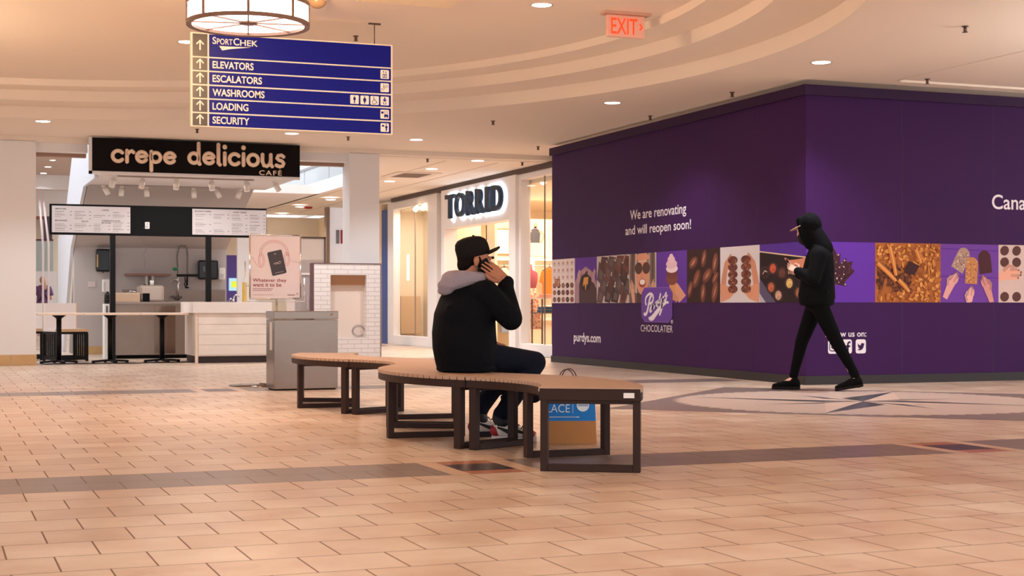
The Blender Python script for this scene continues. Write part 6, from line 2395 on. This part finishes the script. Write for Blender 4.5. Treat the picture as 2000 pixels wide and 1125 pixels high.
# jeans
t = MB()
t.sph((-.03, 0, .53), (.15, .19, .095), 18, 10)
for hp, kn, an in (((-.02, -.1, .535), kn_r, an_r), ((-.02, .1, .535), kn_l, an_l)):
    t.cone2(hp, .098, kn, .072); t.cone2(kn, .072, (an[0] + .02, an[1], an[2] + .06), .056)
    t.cone2((an[0] + .02, an[1], an[2] + .06), .056, (an[0] + .0, an[1], an[2] + .035), .06)
    t.cone2((kn[0] - .08, kn[1], kn[2] - .1), .05, (kn[0] - .01, kn[1], kn[2] - .2), .06)
    for k_ in range(3):
        t.cone2((an[0] + .05, an[1] - .04, an[2] + .06 + .035 * k_), .014, (an[0] + .03, an[1] + .05, an[2] + .07 + .035 * k_), .014, 8)
skin_obj('jeans', t, .009, NAVY, man, 4, PM)
# red and white trainers
SHW, SHR, SHB = mat('shoe_white', (226, 212, 206), .5), mat('shoe_red', (168, 36, 46), .5), mat('shoe_black', (24, 20, 22), .6)
for an, toe in ((an_r, (.262, -.262, .012)), (an_l, (.39, .14, .012))):
    an = Vector(an)
    d = (Vector(toe) - Vector((an.x, an.y, .012))).normalized()
    heel = Vector((an.x, an.y, .012)) - d * .065
    toe = heel + d * .285
    s_ = MB(); shoe(s_, heel + Vector((0, 0, .012)), toe + Vector((0, 0, .012)), .095, .047)
    s_.cone2((an.x, an.y, .075), .050, (an.x - d.x * .01, an.y - d.y * .01, .135), .050, 14)
    sh = skin_obj('shoe', s_, .006, SHW, man, 3, PM)
    sd = d.cross(Vector((0, 0, 1)))
    q_ = MB(PM)
    rings = []
    for tt, ww in ((0, .5), (.05, .85), (.3, .95), (.5, .95), (.7, 1.1), (.88, 1.0), (.97, .7), (1.01, .3)):
        c_ = heel + d * (.285 * tt)
        rings.append([c_ + sd * (.048 * ww * sx) + Vector((0, 0, zz)) for sx, zz in ((-1, -.012), (1, -.012), (1, .020), (-1, .020))])
    q_.loft(rings, smooth=False)
    q_.build('sole', SHW if an.y < 0 else SHB, sh, bevel=.004)
    q_ = MB()
    q_.sph((heel.x + d.x * .03, heel.y + d.y * .03, .065), (.045, .045, .042), 14, 10)
    c_ = heel + d * .235
    q_.sph((c_.x, c_.y, .045), (.052, .052, .030), 14, 10)
    skin_obj('red_overlay', q_, .006, SHR, sh, 2, PM)
    q_ = MB()
    q_.cone2((an.x, an.y, .115), .055, (an.x - d.x * .01, an.y - d.y * .01, .150), .054, 14)
    skin_obj('ankle_collar', q_, .006, SHB, sh, 2, PM)
    q_ = MB(PM)
    for sx in (-1, 1):
        c0, c1, c2, c3 = (heel + d * v for v in (.05, .12, .18, .23))
        o_ = sd * sx
        q_.tube([c0 + o_ * .050 + Vector((0, 0, .075)), c1 + o_ * .052 + Vector((0, 0, .048)), c2 + o_ * .050 + Vector((0, 0, .055)), c3 + o_ * .046 + Vector((0, 0, .04))], [.006, .013, .011, .005], 8)
    q_.build('side_stripe', SHB, sh)
    q_ = MB(PM)
    for k_ in range(4):
        c_ = heel + d * (.125 + .024 * k_)
        z_ = .112 - .010 * k_
        q_.tube([c_ - sd * .03 + Vector((0, 0, z_ - .012)), c_ + Vector((0, 0, z_)), c_ + sd * .03 + Vector((0, 0, z_ - .012))], .0035, 6)
    q_.build('laces', SHB, sh)
ph_ = thing('smartphone', 'dark smartphone held to the ear by the seated person', 'phone', tuple(PM @ Vector((.09, -.105, 1.08))))
FM_ = PM @ axes((.094, -.1005, 1.070), (-.50, .06, .86), (.86, .22, .49))
q_ = MB(FM_); q_.box(-.072, -.034, -.0045, .072, .034, .0045); q_.build('case', mat('phone_black', (14, 14, 16), .6, spec=.1), ph_, bevel=.004)
q_ = MB(FM_); q_.box(-.068, -.033, .0046, .068, .033, .0056); q_.build('screen', mat('phone_screen', (96, 90, 92), .1), ph_)

# ---- the walking man in black
Wm = (8.236, 12.84)
fw = Vector((CX * -.97 + SX * .243, SX * .97 + CX * .243, 0))
WA = atan2(fw.y, fw.x)
WM = Matrix.Translation((Wm[0], Wm[1], 0)) @ rot_z(WA)
wk = thing('person', 'person in black hooded jacket walking past the purple hoarding with a tan peaked cap', 'person', (Wm[0], Wm[1], 0))
BLK2 = mat('walker_black', (12, 11, 15), .85, spec=.1, bump=.2, bscale=30)
BLK3 = mat('walker_trousers', (10, 9, 12), .85, spec=.08)
WH = Matrix.Translation((.085, 0, 1.60)) @ Matrix.Rotation(radians(16), 4, 'Y')
kf, af = (.150, -.09, .485), (.235, -.09, .105)
kr, ar = (-.205, .09, .475), (-.385, .09, .125)
b = MB()
b.loft([ering(-.01, 0, .86, .10, .15), ering(0, 0, 1.05, .09, .14), ering(-.02, 0, 1.25, .10, .16), ering(-.02, 0, 1.38, .08, .14), ering(.0, 0, 1.44, .055, .07)])
add_head(b, WH)
for sy, el, wr in ((1, (.015, .25, 1.10), (.185, .12, 1.19)), (-1, (.03, -.25, 1.10), (.19, -.08, 1.17))):
    b.cone2((-.03, sy * .17, 1.37), .048, el, .04); b.cone2(el, .04, wr, .028)
add_hand(b, axes((.165, .115, 1.19), (.85, -.25, .35), (.1, -.5, .8)), (.45, .5, .55, .6), s=.88)
add_hand(b, axes((.17, -.075, 1.17), (.85, .3, .3), (.1, .5, .8)), (.45, .5, .55, .6), s=.88)
for hp, kn, an in (((0, -.085, .88), kf, af), ((-.02, .085, .88), kr, ar)):
    b.cone2(hp, .075, kn, .05); b.cone2(kn, .05, an, .034)
b.cone2(af, .034, (af[0] + .1, af[1], .05), .028); b.cone2(ar, .034, (ar[0] + .08, ar[1], .055), .028)
skin_obj('body', b, .0045, SKINP, wk, 3, WM)
eyes(WM @ WH, wk)
j = MB()
j.loft([ering(.0, 0, .845, .150, .18), ering(-.0, 0, .86, .172, .20), ering(-.0, 0, .95, .182, .205), ering(-.005, 0, 1.08, .168, .20), ering(-.02, 0, 1.22, .155, .20), ering(-.03, 0, 1.34, .135, .19), ering(-.03, 0, 1.41, .105, .14), ering(.0, 0, 1.47, .08, .09)])
for sy, el, wr in ((1, (.015, .262, 1.10), (.175, .125, 1.185)), (-1, (.03, -.262, 1.10), (.18, -.085, 1.165))):
    j.sph((-.03, sy * .165, 1.35), (.088, .08, .085), 14, 10)
    j.cone2((-.03, sy * .185, 1.34), .082, el, .070); j.cone2(el, .070, wr, .046)
for p, q, r in (((.10, .17, .93), (-.12, .17, .98), .016), ((.13, .12, 1.05), (.0, .2, 1.0), .014), ((-.15, .12, 1.1), (-.16, .0, 1.2), .014), ((-.05, .29, 1.16), (.06, .31, 1.13), .014), ((-.16, .08, .95), (-.05, .19, .9), .016)):
    j.cone2(p, r * .62, q, r * .4, 10)
skin_obj('jacket', j, .010, BLK2, wk, 5, WM)
h = MB(WH)
h.sph((-.035, 0, .045), (.115, .105, .125), 20, 14); h.sph((-.03, 0, -.05), (.095, .10, .11), 18, 12); h.M = None
h.cone2((.02, 0, 1.56), .095, (-.05, 0, 1.41), .115, 18)
h.M = WH
h.cone2((.055, .045, .10), .034, (.062, .058, -.06), .034); h.cone2((.055, -.045, .10), .034, (.062, -.058, -.06), .034); h.cone2((.05, .04, .115), .036, (.05, -.04, .115), .036)
h.cone2((.06, .06, -.06), .03, (.03, .04, -.15), .045); h.cone2((.06, -.06, -.06), .03, (.03, -.04, -.15), .045)
skin_obj('hood', h, .009, BLK2, wk, 4, WM)
h = MB(WH); h.sph((.075, 0, -.06), (.05, .052, .055), 16, 10); h.cone2((.1, 0, -.09), .022, (.06, 0, -.12), .03)
skin_obj('face_mask', h, .006, MASK, wk, 2, WM)
cm = MB(WM @ WH @ Matrix.Translation((.075, 0, .055)) @ Matrix.Rotation(radians(14), 4, 'Y'))
for i in range(n_ - 1):
    x0, x1 = br[i][0] * 1.15, br[i + 1][0] * 1.15
    cm.add([(-.02, br[i][1], top[i][2]), (x0, br[i][1], top[i][2]), (x1, br[i + 1][1], top[i + 1][2]), (-.02, br[i + 1][1], top[i + 1][2]), (-.02, br[i][1], bot[i][2]), (x0, br[i][1], bot[i][2]), (x1, br[i + 1][1], bot[i + 1][2]), (-.02, br[i + 1][1], bot[i + 1][2])],
           [(0, 1, 2, 3), (4, 7, 6, 5), (1, 5, 6, 2), (0, 3, 7, 4), (0, 4, 5, 1), (3, 2, 6, 7)], True)
cm.build('cap_visor', mat('visor_tan', (196, 156, 130), .7), wk)
t = MB()
t.sph((-.01, 0, .87), (.135, .165, .10), 16, 10)
for hp, kn, an, s_ in (((.01, -.08, .86), kf, af, 1), ((-.02, .08, .86), kr, ar, 1)):
    t.cone2(hp, .096, kn, .066); t.cone2(kn, .066, (kn[0] * .25 + an[0] * .75, an[1], kn[2] * .25 + an[2] * .75 + .02), .047)
    t.cone2((kn[0] * .25 + an[0] * .75, an[1], kn[2] * .25 + an[2] * .75 + .02), .047, (kn[0] * .06 + an[0] * .94, an[1], kn[2] * .06 + an[2] * .94 + .015), .046)
skin_obj('trousers', t, .009, BLK3, wk, 4, WM)
for heel, toe, an in (((.165, -.09, .016), (.445, -.09, .016), af), ((-.455, .09, .062), (-.185, .09, .012), ar)):
    s_ = MB(); shoe(s_, heel, toe, .10, .047)
    s_.cone2((an[0], an[1], an[2] - .03), .046, (an[0] - .01, an[1], an[2] - .015), .046, 14)
    s_.box(min(heel[0], toe[0]) + .03, an[1] - .02, heel[2] * .5 + .006, max(heel[0], toe[0]) - .06, an[1] + .02, heel[2] * .5 + .03)
    sh = skin_obj('shoe', s_, .006, mat('walker_shoe', (11, 10, 11), .8, spec=.1), wk, 3, WM)
    hv, tv = Vector(heel), Vector(toe)
    d = (tv - hv).normalized(); sd = d.cross(Vector((0, 0, 1))).normalized()
    q_ = MB(WM); rings = []
    for tt, ww in ((0, .5), (.05, .85), (.3, .95), (.5, .95), (.7, 1.1), (.88, 1.0), (.97, .7), (1.01, .3)):
        c_ = hv + d * ((tv - hv).length * tt)
        rings.append([c_ + sd * (.046 * ww * sx) + Vector((0, 0, zz)) for sx, zz in ((-1, -.012), (1, -.012), (1, .016), (-1, .016))])
    q_.loft(rings, smooth=False)
    q_.build('sole', mat('sole_dark', (30, 25, 25), .8, spec=.1), sh, bevel=.003)
ph_ = thing('smartphone', 'dark smartphone held in front of the walking person in black', 'phone', tuple(WM @ Vector((.26, .03, 1.25))))
FM_ = WM @ axes((.255, .04, 1.252), (.55, -.1, .8), (.1, 1, 0))
q_ = MB(FM_); q_.box(-.07, -.035, -.0045, .07, .035, .0045); q_.build('case', MATS['phone_black'], ph_, bevel=.004)
q_ = MB(FM_); q_.box(-.064, -.031, .0046, .064, .031, .0056); q_.build('screen', mat('phone_dark_screen', (30, 30, 36), .1), ph_)

# ---- the far woman, seen from behind
Fp = onY(84, 43.9)
FWM = Matrix.Translation((Fp.x, Fp.y, 0)) @ rot_z(radians(100))
fwn = thing('person', 'distant person with blonde ponytail and purple t-shirt, seen from behind left of the cafe', 'person', (Fp.x, Fp.y, 0))
b = MB()
b.loft([ering(0, 0, .85, .10, .15), ering(0, 0, 1.1, .09, .14), ering(0, 0, 1.32, .09, .16), ering(0, 0, 1.4, .05, .07)])
add_head(b, Matrix.Translation((.03, 0, 1.53)))
for sy in (-1, 1):
    b.cone2((0, sy * .17, 1.32), .05, (.03, sy * .25, 1.06), .042); b.cone2((.03, sy * .25, 1.06), .042, (.22, sy * .20, 1.0), .03)
    add_hand(b, axes((.23, sy * .2, 1.0), (1, 0, 0), (0, 0, 1)))
    b.cone2((0, sy * .09, .88), .085, (.01, sy * .09, .48), .058); b.cone2((.01, sy * .09, .48), .058, (-.02, sy * .09, .09), .04); b.cone2((-.02, sy * .09, .05), .04, (.12, sy * .1, .03), .03)
skin_obj('body', b, .009, SKINP, fwn, 2, FWM)
j = MB()
j.loft([ering(0, 0, .80, .135, .19), ering(0, 0, .95, .13, .175), ering(0, 0, 1.1, .12, .165), ering(-.01, 0, 1.28, .12, .19), ering(-.01, 0, 1.37, .09, .15), ering(0, 0, 1.41, .06, .08)])
for sy in (-1, 1):
    j.cone2((0, sy * .17, 1.32), .068, (.02, sy * .235, 1.16), .062)
skin_obj('t_shirt', j, .012, mat('shirt_purple', (104, 66, 104), .8), fwn, 3, FWM)
j = MB(FWM)
for sy in (-1, 1):
    j.tube([(-.02, sy * .10, 1.40), (-.125, sy * .06, 1.28), (-.13, -sy * .04, 1.12), (-.12, -sy * .14, .96)], .022, 8)
j.build('apron_straps', mat('apron_dark', (60, 36, 62), .8), fwn)
j = MB()
for sy in (-1, 1):
    j.cone2((0, sy * .09, .84), .11, (.01, sy * .09, .46), .078); j.cone2((.01, sy * .09, .46), .078, (-.02, sy * .09, .1), .06)
skin_obj('trousers', j, .012, BLK3, fwn, 2, FWM)
h = MB(Matrix.Translation((.03, 0, 1.53)))
h.sph((-.02, 0, .035), (.105, .09, .10), 18, 12); h.cone2((-.11, 0, .04), .045, (-.15, -.02, -.08), .05); h.cone2((-.15, -.02, -.08), .05, (-.14, -.04, -.24), .03)
skin_obj('hair', h, .009, mat('hair_blonde', (196, 148, 112), .6), fwn, 2, FWM)
